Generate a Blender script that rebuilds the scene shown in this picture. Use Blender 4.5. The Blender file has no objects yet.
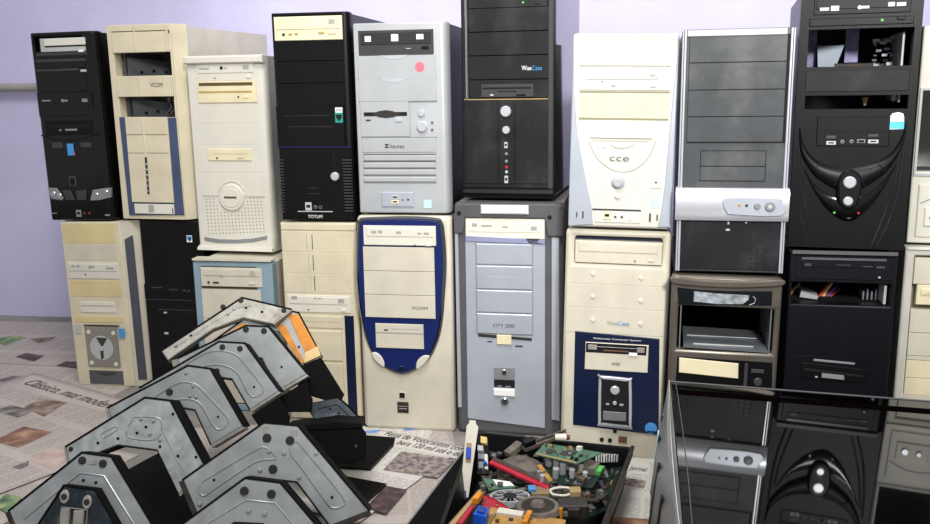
import bpy, bmesh, math, random
import numpy as np
from mathutils import Matrix, Vector
random.seed(7)
S = bpy.context.scene
COL = S.collection

# ------------------------------------------------------------------ camera
F, CX, CY = 900.0, 465.0, 262.0
CAM = np.array([0.0, -1.77, 0.72])
_t, _r = math.radians(11.3), math.radians(1.2)
_f = np.array([0, math.cos(_t), -math.sin(_t)])
_x = np.array([1.0, 0, 0]); _u = np.cross(_x, _f)
_x, _u = math.cos(_r)*_x - math.sin(_r)*_u, math.cos(_r)*_u + math.sin(_r)*_x
cam = bpy.data.cameras.new('camera'); cam.sensor_width = 36; cam.lens = F/930*36
cam.clip_start = .02
co = bpy.data.objects.new('camera', cam); COL.objects.link(co)
m = Matrix.Identity(4)
for i in range(3):
    m[i][0], m[i][1], m[i][2], m[i][3] = _x[i], _u[i], -_f[i], CAM[i]
co.matrix_world = m
S.camera = co
cam.dof.use_dof = False

# ------------------------------------------------------------------ light, exposure
S.view_settings.view_transform = 'Standard'
S.view_settings.look = 'None'
S.view_settings.exposure = 0.50
S.view_settings.gamma = 1.0
S.view_settings.use_curve_mapping = False
W = bpy.data.worlds.new('world'); S.world = W; W.use_nodes = True
W.node_tree.nodes['Background'].inputs[0].default_value = (.95, .96, 1.0, 1)
W.node_tree.nodes['Background'].inputs[1].default_value = .36

def area(name, loc, aim, size, power, color):
    l = bpy.data.lights.new(name, 'AREA'); l.shape = 'DISK'; l.size = size
    l.energy = power; l.color = color
    o = bpy.data.objects.new(name, l); COL.objects.link(o); o.location = loc
    o.rotation_euler = (Vector(aim)-Vector(loc)).to_track_quat('-Z', 'Y').to_euler()
    return o
def spot(name, loc, aim, size, blend, angle, power, color):
    l = bpy.data.lights.new(name, 'SPOT'); l.shadow_soft_size = size; l.spot_size = math.radians(angle)
    l.spot_blend = blend; l.energy = power; l.color = color
    o = bpy.data.objects.new(name, l); COL.objects.link(o); o.location = loc
    o.rotation_euler = (Vector(aim)-Vector(loc)).to_track_quat('-Z', 'Y').to_euler()
    return o
# a lamp of the room, up and in front of the shelf of towers, and the softer ceiling light
spot('flash_lamp', (.45, -2.5, 1.55), (.38, .1, .90), .16, 1.0, 54, 225, (1, .985, .95))
area('ceiling_lamp', (-.2, -1.0, 2.3), (-.2, -.1, .3), .8, 25, (1, .98, .95))

# ------------------------------------------------------------------ pixel helpers (measuring)
def ray(px, py): return _f + _x*(px-CX)/F - _u*(py-CY)/F
def at_z(px, py, z=0.0):
    d = ray(px, py); return CAM + d*(z-CAM[2])/d[2]
def at_plane(px, py, o, n):
    d = ray(px, py); return CAM + d*(((np.array(o)-CAM)@n)/(d@n))
def at_y(px, py, Y): return at_plane(px, py, (0, Y, 0), np.array([0, 1.0, 0]))

# ------------------------------------------------------------------ materials
def lin(h):
    h = h.lstrip('#'); c = [int(h[i:i+2], 16)/255 for i in (0, 2, 4)]
    return [x/12.92 if x <= .04045 else ((x+.055)/1.055)**2.4 for x in c]
MATS = {}
def mat(name, col, rough=.45, metal=0.0, grime=.06, scale=14.0, coat=0.0, bump=0.0, ior=1.45, stain=None, stain_amt=.0, spec=.5):
    if name in MATS: return MATS[name]
    m = bpy.data.materials.new(name); m.use_nodes = True; nt = m.node_tree; n = nt.nodes; L = nt.links
    b = n['Principled BSDF']; c = lin(col)
    b.inputs['Roughness'].default_value = rough; b.inputs['Metallic'].default_value = metal
    b.inputs['Specular IOR Level'].default_value = spec; b.inputs['IOR'].default_value = ior; b.inputs['Coat Weight'].default_value = coat
    b.inputs['Coat Roughness'].default_value = .05
    tc = n.new('ShaderNodeTexCoord'); no = n.new('ShaderNodeTexNoise'); no.inputs['Scale'].default_value = scale
    no.inputs['Detail'].default_value = 5; L.new(tc.outputs['Object'], no.inputs['Vector'])
    r = n.new('ShaderNodeValToRGB'); r.color_ramp.elements[0].position = .3; r.color_ramp.elements[1].position = .7
    lo = [x*(1-grime*2) for x in c]; hi = [min(1, x*(1+grime)) for x in c]
    r.color_ramp.elements[0].color = (*lo, 1); r.color_ramp.elements[1].color = (*hi, 1)
    L.new(no.outputs['Fac'], r.inputs['Fac']); out = r.outputs['Color']
    if stain:
        n2 = n.new('ShaderNodeTexNoise'); n2.inputs['Scale'].default_value = scale*.45; n2.inputs['Detail'].default_value = 8
        n2.inputs['Roughness'].default_value = .65
        L.new(tc.outputs['Object'], n2.inputs['Vector'])
        r2 = n.new('ShaderNodeValToRGB'); r2.color_ramp.elements[0].position = .5; r2.color_ramp.elements[1].position = .72
        r2.color_ramp.elements[0].color = (0, 0, 0, 1); r2.color_ramp.elements[1].color = (stain_amt,)*3+(1,)
        L.new(n2.outputs['Fac'], r2.inputs['Fac'])
        mx = n.new('ShaderNodeMix'); mx.data_type = 'RGBA'; L.new(r2.outputs['Color'], mx.inputs[0])
        L.new(out, mx.inputs[6]); mx.inputs[7].default_value = (*lin(stain), 1); out = mx.outputs[2]
    L.new(out, b.inputs['Base Color'])
    if bump:
        bn = n.new('ShaderNodeTexNoise'); bn.inputs['Scale'].default_value = 900
        L.new(tc.outputs['Object'], bn.inputs['Vector'])
        bp = n.new('ShaderNodeBump'); bp.inputs['Strength'].default_value = bump; bp.inputs['Distance'].default_value = .001
        L.new(bn.outputs['Fac'], bp.inputs['Height']); L.new(bp.outputs['Normal'], b.inputs['Normal'])
    MATS[name] = m; return m

BEIGE = mat('beige plastic', '#d9cfb4', .5, stain='#a89b7c', stain_amt=.25)
BEIGE2 = mat('light beige plastic', '#d3cdbb', .5, stain='#a9a08a', stain_amt=.25)
YELLOW = mat('yellowed plastic', '#d9c795', .5)
CREAM = mat('cream plastic', '#e6dcb8', .45)
WHITE = mat('white plastic', '#d8d5c9', .45, grime=.03)
OFFW = mat('off white plastic', '#ddd9cc', .5, grime=.03)
PURE = mat('white print', '#f2f2ee', .5, grime=0)
GLOSSB = mat('gloss black plastic', '#060607', .12, grime=.1)
BLACK = mat('black plastic', '#0c0c0e', .4, spec=.28, grime=.1, bump=.15)
MATB = mat('dusty black plastic', '#1d1e20', .5, spec=.28, grime=.15, bump=.25, stain='#4a4a48', stain_amt=.5)
NAVYB = mat('blue black plastic', '#0b0d13', .42, spec=.28, grime=.1)
DARK = mat('dark hollow', '#08080a', .8, grime=0)
DKGREY = mat('dark grey plastic', '#3b3b3c', .45)
FRGREY = mat('grey frame plastic', '#57565a', .45)
MIDG = mat('grey plastic', '#85878a', .45)
LTG = mat('light grey plastic', '#b9bbbb', .45)
PANELG = mat('dusty grey plastic', '#484b4e', .42, spec=.28, grime=.12, bump=.2, stain='#7d7d7b', stain_amt=.5)
PANELD = mat('dusty charcoal plastic', '#1e1f22', .42, spec=.28, grime=.12, bump=.2, stain='#55555a', stain_amt=.4)
SILVER = mat('silver painted plastic', '#bbbec1', .36, metal=.3, grime=.04)
SILVERB = mat('bluish silver plastic', '#b9bfca', .35, metal=.3, grime=.04)
SILVERL = mat('bright silver plastic', '#c9ccd2', .3, metal=.35, grime=.03)
WARMS = mat('warm grey metallic plastic', '#6a645b', .3, metal=.4, grime=.05)
CHROME = mat('chrome', '#d4d6da', .15, metal=1, grime=.05)
GALV = mat('galvanised steel', '#a6aaab', .38, metal=.3, grime=.16, scale=18, stain='#6f6c66', stain_amt=.45)
GALVD = mat('dirty galvanised steel', '#a5a299', .45, metal=.25, grime=.18, scale=40, stain='#5f564a', stain_amt=.7)
STEEL = mat('inner steel', '#8f949a', .4, metal=.6, grime=.1)
CASEB = mat('black painted sheet steel', '#09090a', .35, spec=.28, grime=.1)
CASEW = mat('cream painted sheet steel', '#d2cdbb', .5, grime=.05, stain='#a39b88', stain_amt=.2)
CASEWH = mat('white painted sheet steel', '#d6d5d3', .5, grime=.03)
CASEG = mat('grey painted sheet steel', '#8f8d88', .5)
NAVY = mat('navy plastic', '#16245c', .4)
NAVY2 = mat('dark navy plastic', '#0d1838', .35)
SLATE = mat('slate blue plastic', '#44506e', .45)
BLUEGR = mat('blue grey plastic', '#8ba3b0', .5)
CHARC = mat('charcoal insert', '#4c5058', .5)
RUBBER = mat('dark rubber', '#262422', .75)
RUST = mat('rusty lip', '#3a332c', .6, metal=.3, grime=.3, scale=60)
MBLK = mat('matt black steel', '#0a0a0b', .75, grime=.1, spec=.15)
ORANGE = mat('orange film', '#dd8c1c', .4, grime=.15, scale=40, stain='#e9b65c', stain_amt=.3)
RED = mat('red print', '#c8202c', .4)
PCBR = mat('red circuit board', '#b81f38', .4)
PINKR = mat('pink sticker', '#e8707c', .5)
SKY = mat('sky blue print', '#4b94d6', .4)
CYAN = mat('pale cyan sticker', '#bfe3e6', .4)
BLUEP = mat('blue connector', '#1e58c8', .35)
PCBG = mat('green circuit board', '#4c7560', .4, grime=.2, scale=60)
PCBD = mat('dark green circuit board', '#1c2f28', .4, grime=.3, scale=60)
PCBO = mat('tan circuit board', '#b98e4e', .45, grime=.15, scale=60)
GREENP = mat('green led', '#5ac060', .3)
BROWN = mat('brown', '#6b4a34', .5)
INK = mat('ink', '#1f1f1d', .6, grime=0)
INKG = mat('grey ink', '#a3a29c', .6, grime=0)
PURPLE = mat('lilac steel', '#8a84ae', .5, grime=.2, scale=80)
TAN = mat('tan cardboard', '#b09566', .7)

# ------------------------------------------------------------------ mesh helpers
class MB:
    def __init__(s): s.v = []; s.f = []
    def add(s, vs, fs):
        k = len(s.v); s.v += [tuple(float(c) for c in v) for v in vs]; s.f += [tuple(i+k for i in f) for f in fs]
    def box(s, x0, x1, y0, y1, z0, z1, c=0.0):
        """box; the face towards -y is chamfered by c"""
        c = min(c, .45*abs(x1-x0), .45*abs(z1-z0), .9*abs(y1-y0))
        def ring(y, i): return [(x0+i, y, z0+i), (x1-i, y, z0+i), (x1-i, y, z1-i), (x0+i, y, z1-i)]
        rings = [ring(y0, c), ring(y0+c, 0), ring(y1, 0)] if c > 0 else [ring(y0, 0), ring(y1, 0)]
        s.loft(rings)
    def loft(s, rings, cap=True):
        n = len(rings[0]); vs = [p for r in rings for p in r]; fs = []
        for k in range(len(rings)-1):
            for i in range(n):
                j = (i+1) % n
                fs.append((k*n+i, k*n+j, (k+1)*n+j, (k+1)*n+i)[::-1])
        if cap:
            fs.append(tuple(range(n))); fs.append(tuple((len(rings)-1)*n+i for i in range(n))[::-1])
        s.add(vs, fs)
    def prism(s, poly, y0, y1, c=0.0):
        """polygon of (x, z), counter-clockwise seen from -y, extruded in y"""
        if area2(poly) < 0: poly = poly[::-1]
        rings = []
        if c > 0: rings = [[(x, y0, z) for x, z in inset(poly, c)], [(x, y0+c, z) for x, z in poly]]
        else: rings = [[(x, y0, z) for x, z in poly]]
        rings.append([(x, y1, z) for x, z in poly]); s.loft(rings)
    def disc(s, cx, cz, r, y0, y1, c=0.0, n=20, rz=None):
        rz = rz or r
        s.prism([(cx+r*math.cos(2*math.pi*i/n), cz+rz*math.sin(2*math.pi*i/n)) for i in range(n)], y0, y1, c)
    def bar(s, a, b, w, h, up=(0, 0, 1)):
        """square bar from a to b"""
        a, b = Vector(a), Vector(b); d = (b-a).normalized(); x = d.cross(Vector(up)).normalized(); z = x.cross(d)
        s.loft([[p - x*w/2 - z*h/2, p + x*w/2 - z*h/2, p + x*w/2 + z*h/2, p - x*w/2 + z*h/2] for p in (a, b)])
    def tube(s, pts, r, n=6):
        pts = [Vector(p) for p in pts]; rings = []
        for i, p in enumerate(pts):
            d = (pts[min(i+1, len(pts)-1)]-pts[max(i-1, 0)]).normalized()
            a = d.cross(Vector((0.3, .1, 1))).normalized(); b = d.cross(a)
            rings.append([p + a*r*math.cos(2*math.pi*k/n) + b*r*math.sin(2*math.pi*k/n) for k in range(n)])
        s.loft(rings)
    def cyl(s, a, b, r, r2=None, n=16):
        a, b = Vector(a), Vector(b); d = (b-a).normalized()
        x = d.orthogonal().normalized(); y = d.cross(x); r2 = r if r2 is None else r2
        s.loft([[p + x*q*math.cos(2*math.pi*k/n) + y*q*math.sin(2*math.pi*k/n) for k in range(n)] for p, q in ((a, r), (b, r2))])
    def build(s, name, material, parent=None, smooth=False):
        me = bpy.data.meshes.new(name); me.from_pydata(s.v, [], s.f); me.materials.append(material)
        bm = bmesh.new(); bm.from_mesh(me); bmesh.ops.recalc_face_normals(bm, faces=bm.faces); bm.to_mesh(me); bm.free()
        if smooth:
            me.shade_smooth()
            try: me.set_sharp_from_angle(angle=math.radians(35))
            except Exception: pass
        o = bpy.data.objects.new(name, me); COL.objects.link(o)
        if parent: o.parent = parent
        return o
def area2(p): return sum(p[i][0]*p[(i+1) % len(p)][1]-p[(i+1) % len(p)][0]*p[i][1] for i in range(len(p)))
def inset(p, c):
    out = []; n = len(p)
    for i in range(n):
        a, b, d = np.array(p[i-1]), np.array(p[i]), np.array(p[(i+1) % n])
        e1 = (b-a)/max(1e-9, np.linalg.norm(b-a)); e2 = (d-b)/max(1e-9, np.linalg.norm(d-b))
        n1 = np.array([-e1[1], e1[0]]); n2 = np.array([-e2[1], e2[0]]); q = n1+n2
        q = q/max(.5, (q@q)/2)
        out.append(tuple(b+q*c))
    return out
def smooth_curve(pts, n=6, closed=False):
    """Catmull-Rom through 2-D or 3-D points"""
    P = [np.array(p, float) for p in pts]; N = len(P); out = []
    for i in range(N if closed else N-1):
        if closed: a, b, c, d = P[i-1], P[i], P[(i+1) % N], P[(i+2) % N]
        else: a, b, c, d = P[max(i-1, 0)], P[i], P[i+1], P[min(i+2, N-1)]
        for k in range(n):
            t = k/n
            out.append(tuple(.5*(2*b+(c-a)*t+(2*a-5*b+4*c-d)*t*t+(3*b-a-3*c+d)*t**3)))
    if not closed: out.append(tuple(P[-1]))
    return out
def empty(name, label, cat, loc, rot=None, group=None):
    o = bpy.data.objects.new(name, None); COL.objects.link(o); o.empty_display_size = .05
    o.location = loc
    if rot is not None: o.rotation_euler = rot
    o['label'] = label; o['category'] = cat
    if group: o['group'] = group
    return o
def tag(o, label, cat, group=None):
    o['label'] = label; o['category'] = cat
    if group: o['group'] = group
    return o
def text_mesh(s, shear=0.0, thin=0.0):
    c = bpy.data.curves.new('lettering', 'FONT'); c.body = s; c.size = 1; c.shear = shear; c.offset = thin; c.resolution_u = 3
    t = bpy.data.objects.new('lettering', c); COL.objects.link(t)
    dg = bpy.context.evaluated_depsgraph_get(); dg.update()
    me = bpy.data.meshes.new_from_object(t.evaluated_get(dg))
    v = [tuple(p.co) for p in me.vertices]; f = [tuple(p.vertices) for p in me.polygons]
    bpy.data.objects.remove(t); bpy.data.curves.remove(c); bpy.data.meshes.remove(me)
    return v, f

# ------------------------------------------------------------------ the room
def struct(o): o['kind'] = 'structure'; return o
WA = math.radians(-10.2)
wx, wn = np.array([math.cos(WA), math.sin(WA), 0]), np.array([-math.sin(WA), math.cos(WA), 0])
WO = np.array([-1.40, 1.08, 0])                       # a point where wall meets floor
fl = MB(); fl.box(-4, 3.5, -4, 3, -.1, 0)
FLOORM = mat('concrete floor', '#8f8a84', .7, grime=.2, scale=6)
struct(fl.build('floor', FLOORM))
def wall_material():
    m = mat('lilac wall paint', '#d8d4f7', .75, grime=.05, scale=3, bump=.1, stain='#a39fb4', stain_amt=.35)
    return m
wb = MB(); wb.box(-2.5, 4.5, 0, .12, 0, 2.7)
wall = wb.build('wall_back', wall_material()); struct(wall)
wall.location = WO; wall.rotation_euler = (0, 0, WA)
# pipe on the wall, with its brackets
pp = at_plane(-40, 88.5, WO - wn*.03, wn); pq = at_plane(60, 87, WO - wn*.03, wn)
pipe = empty('wall_pipe', 'thin grey conduit pipe running along the lilac wall at far left', 'pipe', tuple(pp))
b = MB(); b.cyl((0, 0, 0), tuple(pq-pp), .0125, n=14); b.build('tube', mat('grey conduit', '#a49f98', .5), pipe, True)
d_ = (pq-pp)/np.linalg.norm(pq-pp)
b = MB(); c_ = d_*(np.linalg.norm(pq-pp)*.2)
b.box(c_[0]-.01, c_[0]+.01, -.016, .03, c_[2]-.02, c_[2]+.02, .002); b.build('clip', LTG, pipe)

# ------------------------------------------------------------------ towers
QUADS = dict(
U1=[(29,33.6),(96,30),(113,220.5),(53,220)], U2=[(107,26),(171,23),(184,220),(122,219)],
U3=[(185,57),(264,53),(273,254),(201,249)], U4=[(271,14.5),(349,11),(355,221),(282,220)],
U5=[(354,24.6),(446,21),(452,214),(358.5,213)], U6=[(461,-25),(555,-27),(553,199),(462,198)],
U7=[(574,33),(680,33.5),(670,231),(567.5,225)], U8=[(684,28),(796,26),(783,272),(674,268)],
U9=[(801,-17),(923,-15),(907,250),(789,244)], U10=[(922,20),(1030,22),(1010,244),(909,238)],
L1=[(59.5,222),(121,222),(135,389),(79,383)], L2=[(139,221),(203,221),(212,388),(154,387)],
L3=[(193,261),(272.5,264),(280,412),(203,410)], L4=[(280,222),(356,222.5),(363,421),(291,419)],
L5=[(357,216),(450,216),(456,434),(364,427)], L6=[(454,203),(565,203),(561,436),(457,434)],
L7=[(568.5,229),(674,233),(651,460),(559,455)], L8=[(674,272.5),(786,276.5),(767,478),(661.5,470)],
L9=[(791,250),(897.7,254.6),(881,485),(779,480)], L10=[(906,243),(1010,247),(985,480),(888,472)])
FIT = {  # x, y, z, yaw, lean, width, height
'L1':(-0.893,0.361,0.000,-10.0,0.3,0.156,0.411), 'U1':(-0.911,0.363,0.415,-10.0,0.4,0.164,0.437),
'L2':(-0.697,0.337,0.000,-10.0,-0.3,0.158,0.413), 'U2':(-0.733,0.339,0.417,-13.5,-0.3,0.163,0.446),
'L3':(-0.513,0.166,0.000,-10.0,-0.3,0.185,0.343), 'U3':(-0.526,0.274,0.347,-13.5,-0.3,0.187,0.442),
'L4':(-0.310,0.098,0.000,-10.0,-0.3,0.165,0.438), 'U4':(-0.303,0.093,0.443,-9.0,-0.3,0.160,0.420),
'L5':(-0.125,0.027,0.000,-10.0,-0.3,0.196,0.458), 'U5':(-0.119,0.031,0.463,-9.5,-0.3,0.188,0.373),
'L6':(0.085,-0.009,0.000,-11.0,-0.3,0.219,0.485), 'U6':(0.089,0.025,0.489,-14.0,-0.3,0.184,0.431),
'L7':(0.273,-0.133,0.000,-10.5,-1.5,0.193,0.446), 'U7':(0.282,-0.143,0.452,-10.5,-1.5,0.184,0.346),
'L8':(0.456,-0.217,0,-12,-1,0.189,0.373), 'U8':(0.467,-0.208,0.379,-12,-0.3,0.184,0.42),
'L9':(0.646,-0.261,0,-12,-0.3,0.172,0.419), 'U9':(0.66,-0.235,0.423,-17,-0.3,0.187,0.438),
'L10':(0.848,-0.244,0,-14,-0.3,0.162,0.421), 'U10':(0.857,-0.229,0.425,-17,-0.3,0.159,0.372)}

class Tower:
    """front face spans x 0..W, z 0..H at y = 0 (towards the viewer is -y); case behind to y = D"""
    def __init__(s, key, label, case, D=.43, bez=.028, holes=(), bezel=None, bend=None, open_front=False, round_=.003):
        x, y, z, yaw, lean, s.W, s.H = FIT[key]
        s.key, s.D, s.bez = key, D, bez
        rot = (0, -math.radians(lean), math.radians(yaw))
        s.o = empty('computer_tower', label, 'computer', (0, 0, 0), rot, 'stacked computer towers')
        M = Matrix.Rotation(rot[2], 4, 'Z') @ Matrix.Rotation(rot[1], 4, 'Y')
        s.o.location = Vector((x, y, z+.0003)) - (M @ Vector((s.W/2, 0, 0)))
        A = []
        for (px, py), (X, Z) in zip(QUADS[key], [(0, s.H), (s.W, s.H), (s.W, 0), (0, 0)]):
            A.append([px, py, 1, 0, 0, 0, -X*px, -X*py, X]); A.append([0, 0, 0, px, py, 1, -Z*px, -Z*py, Z])
        A = np.array(A); s.h = np.linalg.solve(A[:, :8], A[:, 8])
        # sheet-metal case, open at the front when bays are missing
        i = .003; t = .0012; b = MB(); W_, H_ = s.W, s.H
        if open_front:
            o_ = [(i, 0), (W_-i, 0), (W_-i, H_-i), (i, H_-i)]; q_ = [(i+t, t), (W_-i-t, t), (W_-i-t, H_-i-t), (i+t, H_-i-t)]
            f_ = lambda p, y_: [(a, y_, c) for a, c in p]
            b.loft([f_(q_, D-t), f_(q_, bez), f_(o_, bez), f_(o_, D)])
        else: b.box(i, W_-i, bez, D, 0, H_-i)
        s.case = b.build('case_body', case, s.o)
        if bezel: s.bezel(bezel, holes, bend, round_)
    def P(s, px, py):
        h = s.h; w = h[6]*px+h[7]*py+1
        return ((h[0]*px+h[1]*py+h[2])/w, (h[3]*px+h[4]*py+h[5])/w)
    def R(s, a, b, c, d):
        p, q = s.P(a, b), s.P(c, d); return (p[0], q[0], q[1], p[1])
    def bezel(s, material, holes, bend, round_):
        xs, zs = {0, s.W}, {0, s.H}; hs = [s.R(*h) for h in holes]
        for h in hs: xs |= {h[0], h[1]}; zs |= {h[2], h[3]}
        if bend: xs |= set(bend[0])
        xs, zs = sorted(xs), sorted(zs); fy = bend[1] if bend else (lambda x: 0.0)
        inside = lambda x, z: any(h[0] < x < h[1] and h[2] < z < h[3] for h in hs)
        solid = [[not inside((xs[i]+xs[i+1])/2, (zs[j]+zs[j+1])/2) for j in range(len(zs)-1)] for i in range(len(xs)-1)]
        idx = {}; v = []; f = []
        def vert(i, j, k):
            if (i, j, k) not in idx:
                idx[(i, j, k)] = len(v); v.append((xs[i], fy(xs[i]) if k == 0 else s.bez, zs[j]))
            return idx[(i, j, k)]
        g = lambda i, j: 0 <= i < len(xs)-1 and 0 <= j < len(zs)-1 and solid[i][j]
        for i in range(len(xs)-1):
            for j in range(len(zs)-1):
                if not solid[i][j]: continue
                f.append((vert(i, j, 0), vert(i+1, j, 0), vert(i+1, j+1, 0), vert(i, j+1, 0)))
                f.append((vert(i, j+1, 1), vert(i+1, j+1, 1), vert(i+1, j, 1), vert(i, j, 1)))
                if not g(i-1, j): f.append((vert(i, j, 1), vert(i, j, 0), vert(i, j+1, 0), vert(i, j+1, 1)))
                if not g(i+1, j): f.append((vert(i+1, j, 0), vert(i+1, j, 1), vert(i+1, j+1, 1), vert(i+1, j+1, 0)))
                if not g(i, j-1): f.append((vert(i, j, 0), vert(i, j, 1), vert(i+1, j, 1), vert(i+1, j, 0)))
                if not g(i, j+1): f.append((vert(i, j+1, 1), vert(i, j+1, 0), vert(i+1, j+1, 0), vert(i+1, j+1, 1)))
        b = MB(); b.v = v; b.f = f
        s.bz = b.build('front_bezel', material, s.o)
        md = s.bz.modifiers.new('Bevel', 'BEVEL'); md.width = round_; md.segments = 2; md.limit_method = 'ANGLE'; md.angle_limit = math.radians(40)
        for p in s.bz.data.polygons: p.use_smooth = True
        try: s.bz.data.set_sharp_from_angle(angle=math.radians(40))
        except Exception: pass
    # ---- facade pieces, all measured as top-left and bottom-right corner on the front face
    def plate(s, r, material, name='bay_cover', y=-.0008, t=.012, c=.0005, parent=None, grow=-.0004):
        x0, x1, z0, z1 = s.R(*r); b = MB()
        b.box(x0-grow, x1+grow, y, y+t, z0-grow, z1+grow, c); return b.build(name, material, parent or s.o)
    def stack(s, r, ys, mats, y=-.0006, gap=.0005, name='bay_cover', t=.012, c=.0004):
        """flush covers one above the other: r = whole stack, ys = joints read at its left edge; None in mats leaves a place free"""
        x0, x1, z0, z1 = s.R(*r); zs = [z1]+[s.P(r[0], q)[1] for q in ys]+[z0]; out = []
        if not isinstance(mats, (list, tuple)): mats = [mats]*(len(zs)-1)
        for k, m_ in enumerate(mats):
            if m_ is None: continue
            b = MB(); b.box(x0+gap, x1-gap, y, y+t, zs[k+1]+gap, zs[k]-gap, c); out.append(b.build(name, m_, s.o))
        return out
    def disc(s, px, py, rpx, material, name='button', y=-.004, t=.008, c=.001, parent=None, ry=None):
        x, z = s.P(px, py); x2, _ = s.P(px+rpx, py); r = abs(x2-x)
        rz = r if ry is None else abs(s.P(px, py+ry)[1]-z)
        b = MB(); b.disc(x, z, r, y, y+t, c, rz=rz); return b.build(name, material, parent or s.o, True)
    def poly(s, pts, material, name='panel', y=-.002, t=.006, c=.0006, parent=None, curve=0):
        p = [s.P(*q) for q in pts]
        if curve: p = smooth_curve(p, curve, True)
        b = MB(); b.prism(p, y, y+t, c); return b.build(name, material, parent or s.o)
    def band(s, up, lo, material, name='curved_band', y=-.008, y0=0.0, n=6, parent=None):
        """a rounded band between an upper and a lower edge curve (same number of points)"""
        U = smooth_curve([s.P(*q) for q in up], n); L = smooth_curve([s.P(*q) for q in lo], n); b = MB(); rings = []
        for a, c in zip(U, L):
            a, c = np.array(a), np.array(c); r = []
            for t, h in ((0, 0), (.12, .6), (.3, .92), (.5, 1), (.7, .92), (.88, .6), (1, 0)):
                p = a+(c-a)*t; r.append((p[0], y0+(y-y0)*h, p[1]))
            r += [(c[0], y0+.008, c[1]), (a[0], y0+.008, a[1])]; rings.append(r)
        b.loft(rings); return b.build(name, material, parent or s.o, True)
    def line(s, pts, material, name='trim_line', r=.0007, y=0.0, parent=None, curve=0):
        p = [s.P(*q) for q in pts]
        if curve: p = smooth_curve(p, curve)
        b = MB(); b.tube([(a, y, c) for a, c in p], r); return b.build(name, material, parent or s.o, True)
    def text(s, txt, r, material, y=-.0025, shear=0.0, parent=None, name='lettering'):
        x0, x1, z0, z1 = s.R(*r); v, f = text_mesh(txt, shear)
        a = np.array(v); mn, mx = a.min(0), a.max(0)
        b = MB(); b.v = [(x0+(p[0]-mn[0])/(mx[0]-mn[0])*(x1-x0), y, z0+(p[1]-mn[1])/(mx[1]-mn[1])*(z1-z0)) for p in v]; b.f = f
        return b.build(name, material, parent or s.o)
    def marks(s, rects, material, name='marks', y=-.003, t=.001, parent=None, stuff=False):
        for r in rects:
            x0, x1, z0, z1 = s.R(*r); b = MB(); b.box(x0, x1, y, y+t, z0, z1)
            o = b.build(name, material, parent or s.o)
        return o
    def backing(s, r, material=DARK, y=.016, name='bay_backing'):
        return s.plate(r, material, name, y, .008, 0, grow=.002)
    def drive(s, r, material, tray=None, btn=None, led=None, logos=(), ink=INKG, y=-.002, btnm=None, traym=None, slot=None):
        d = s.plate(r, material, 'optical_drive', y, .02, .001)
        if tray: s.plate(tray, traym or material, 'disc_tray', y-.0014, .004, .0006, d)
        if slot: s.marks([slot], DARK, 'tray_gap', y-.0016, .001, d)
        if btn: s.plate(btn, btnm or material, 'eject_button', y-.002, .004, .0008, d)
        if led: s.disc(*led, INK, 'indicator_light', y-.001, .003, 0, d)
        if logos: s.marks(logos, ink, 'printed_logo', y-.0019, .0004, d)
        return d
    def port(s, r, material=STEEL, y=-.003):
        p = s.plate(r, material, 'usb_port', y, .006, .0004)
        a, b, c, d = r; w, h = c-a, d-b
        s.marks([(a+w*.22, b+h*.3, c-w*.22, b+h*.62)], DARK, 'socket', y-.0004, .001, p); return p
    def jack(s, px, py, r, material=STEEL, inner=DARK):
        p = s.disc(px, py, r, material, 'audio_jack', -.003, .006, .0005)
        s.disc(px, py, r*.5, inner, 'socket', -.0034, .002, 0, p); return p

# ================================================================== upper row
# ---- 1: glossy black tower, far left
def bend_right(W, w, d, n=5):
    """rounds the right edge of a bezel back over width w to depth d"""
    xs = [W-w+w*k/n for k in range(n+1)]
    return xs, lambda x: 0.0 if x <= W-w else d*(1-math.sqrt(max(0, 1-((x-W+w)/w)**2)))
w1 = FIT['U1'][5]
T = Tower('U1', 'glossy black tower with headlamp-shaped lights, at far left of the top row', CASEB, bezel=GLOSSB,
          holes=[(33, 37.5, 88.5, 95)], bend=bend_right(w1, .022, .02))
T.backing((33, 37.5, 88.5, 95))
d = T.plate((39, 39.5, 87, 52), LTG, 'optical_drive', -.001, .02, .0008)
T.plate((44, 39.8, 87, 45.6), OFFW, 'disc_tray', -.004, .01, .0008, d)
T.marks([(45, 46, 87, 46.8)], DARK, 'tray_gap', -.0015, .001, d); T.marks([(79.5, 51.2, 85, 53.2)], PURE, 'latch', -.003, .002)
T.stack((34, 53.4, 88.2, 94.5), (72,), GLOSSB, y=.001)
T.marks([(81.5, 71.8, 87.5, 74)], SILVERL, 'latch', -.002, .002)
T.marks([(36, 55, 88, 55.7), (35.5, 62, 87, 62.5), (36, 72, 80, 72.6)], DKGREY, 'tape_edge', -.0006, .0004)
d = T.drive((37, 96, 95, 119), GLOSSB, tray=(40, 99, 94, 109), logos=[(43, 103.6, 52, 104.8), (65.5, 103, 69, 105), (83, 102, 89, 105.2)], ink=MIDG, btn=(86, 111, 91, 113), led=(60, 114, .6))
T.disc(64, 104, 1.5, MIDG, 'printed_logo', -.0045, .001, 0, d)
d = T.plate((45, 124.5, 94.5, 138.5), BLACK, 'floppy_drive', -.0015, .02, .001)
T.marks([(50, 129, 91, 131)], DARK, 'floppy_slot', -.002, .001, d); T.marks([(60, 133, 62.5, 134.5), (66, 132.5, 78, 134.2)], MIDG, 'printed_logo', -.0022, .001, d)
T.line([(42, 139), (60, 143.5), (80, 143), (100, 137)], BLACK, 'moulded_ridge', .0016, 0, curve=5)
for q in ((52.5, 146, 64, 152), (80.5, 146, 92, 151.2)): T.plate(q, DKGREY, 'button', -.002, .006, .001)
st = T.plate((67.5, 147, 75.4, 158.8), SKY, 'sticker', -.0025, .001, 0); T.marks([(75.4, 154.5, 76.6, 158.6)], RED, 'sticker_edge', -.0027, .001, st)
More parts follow.
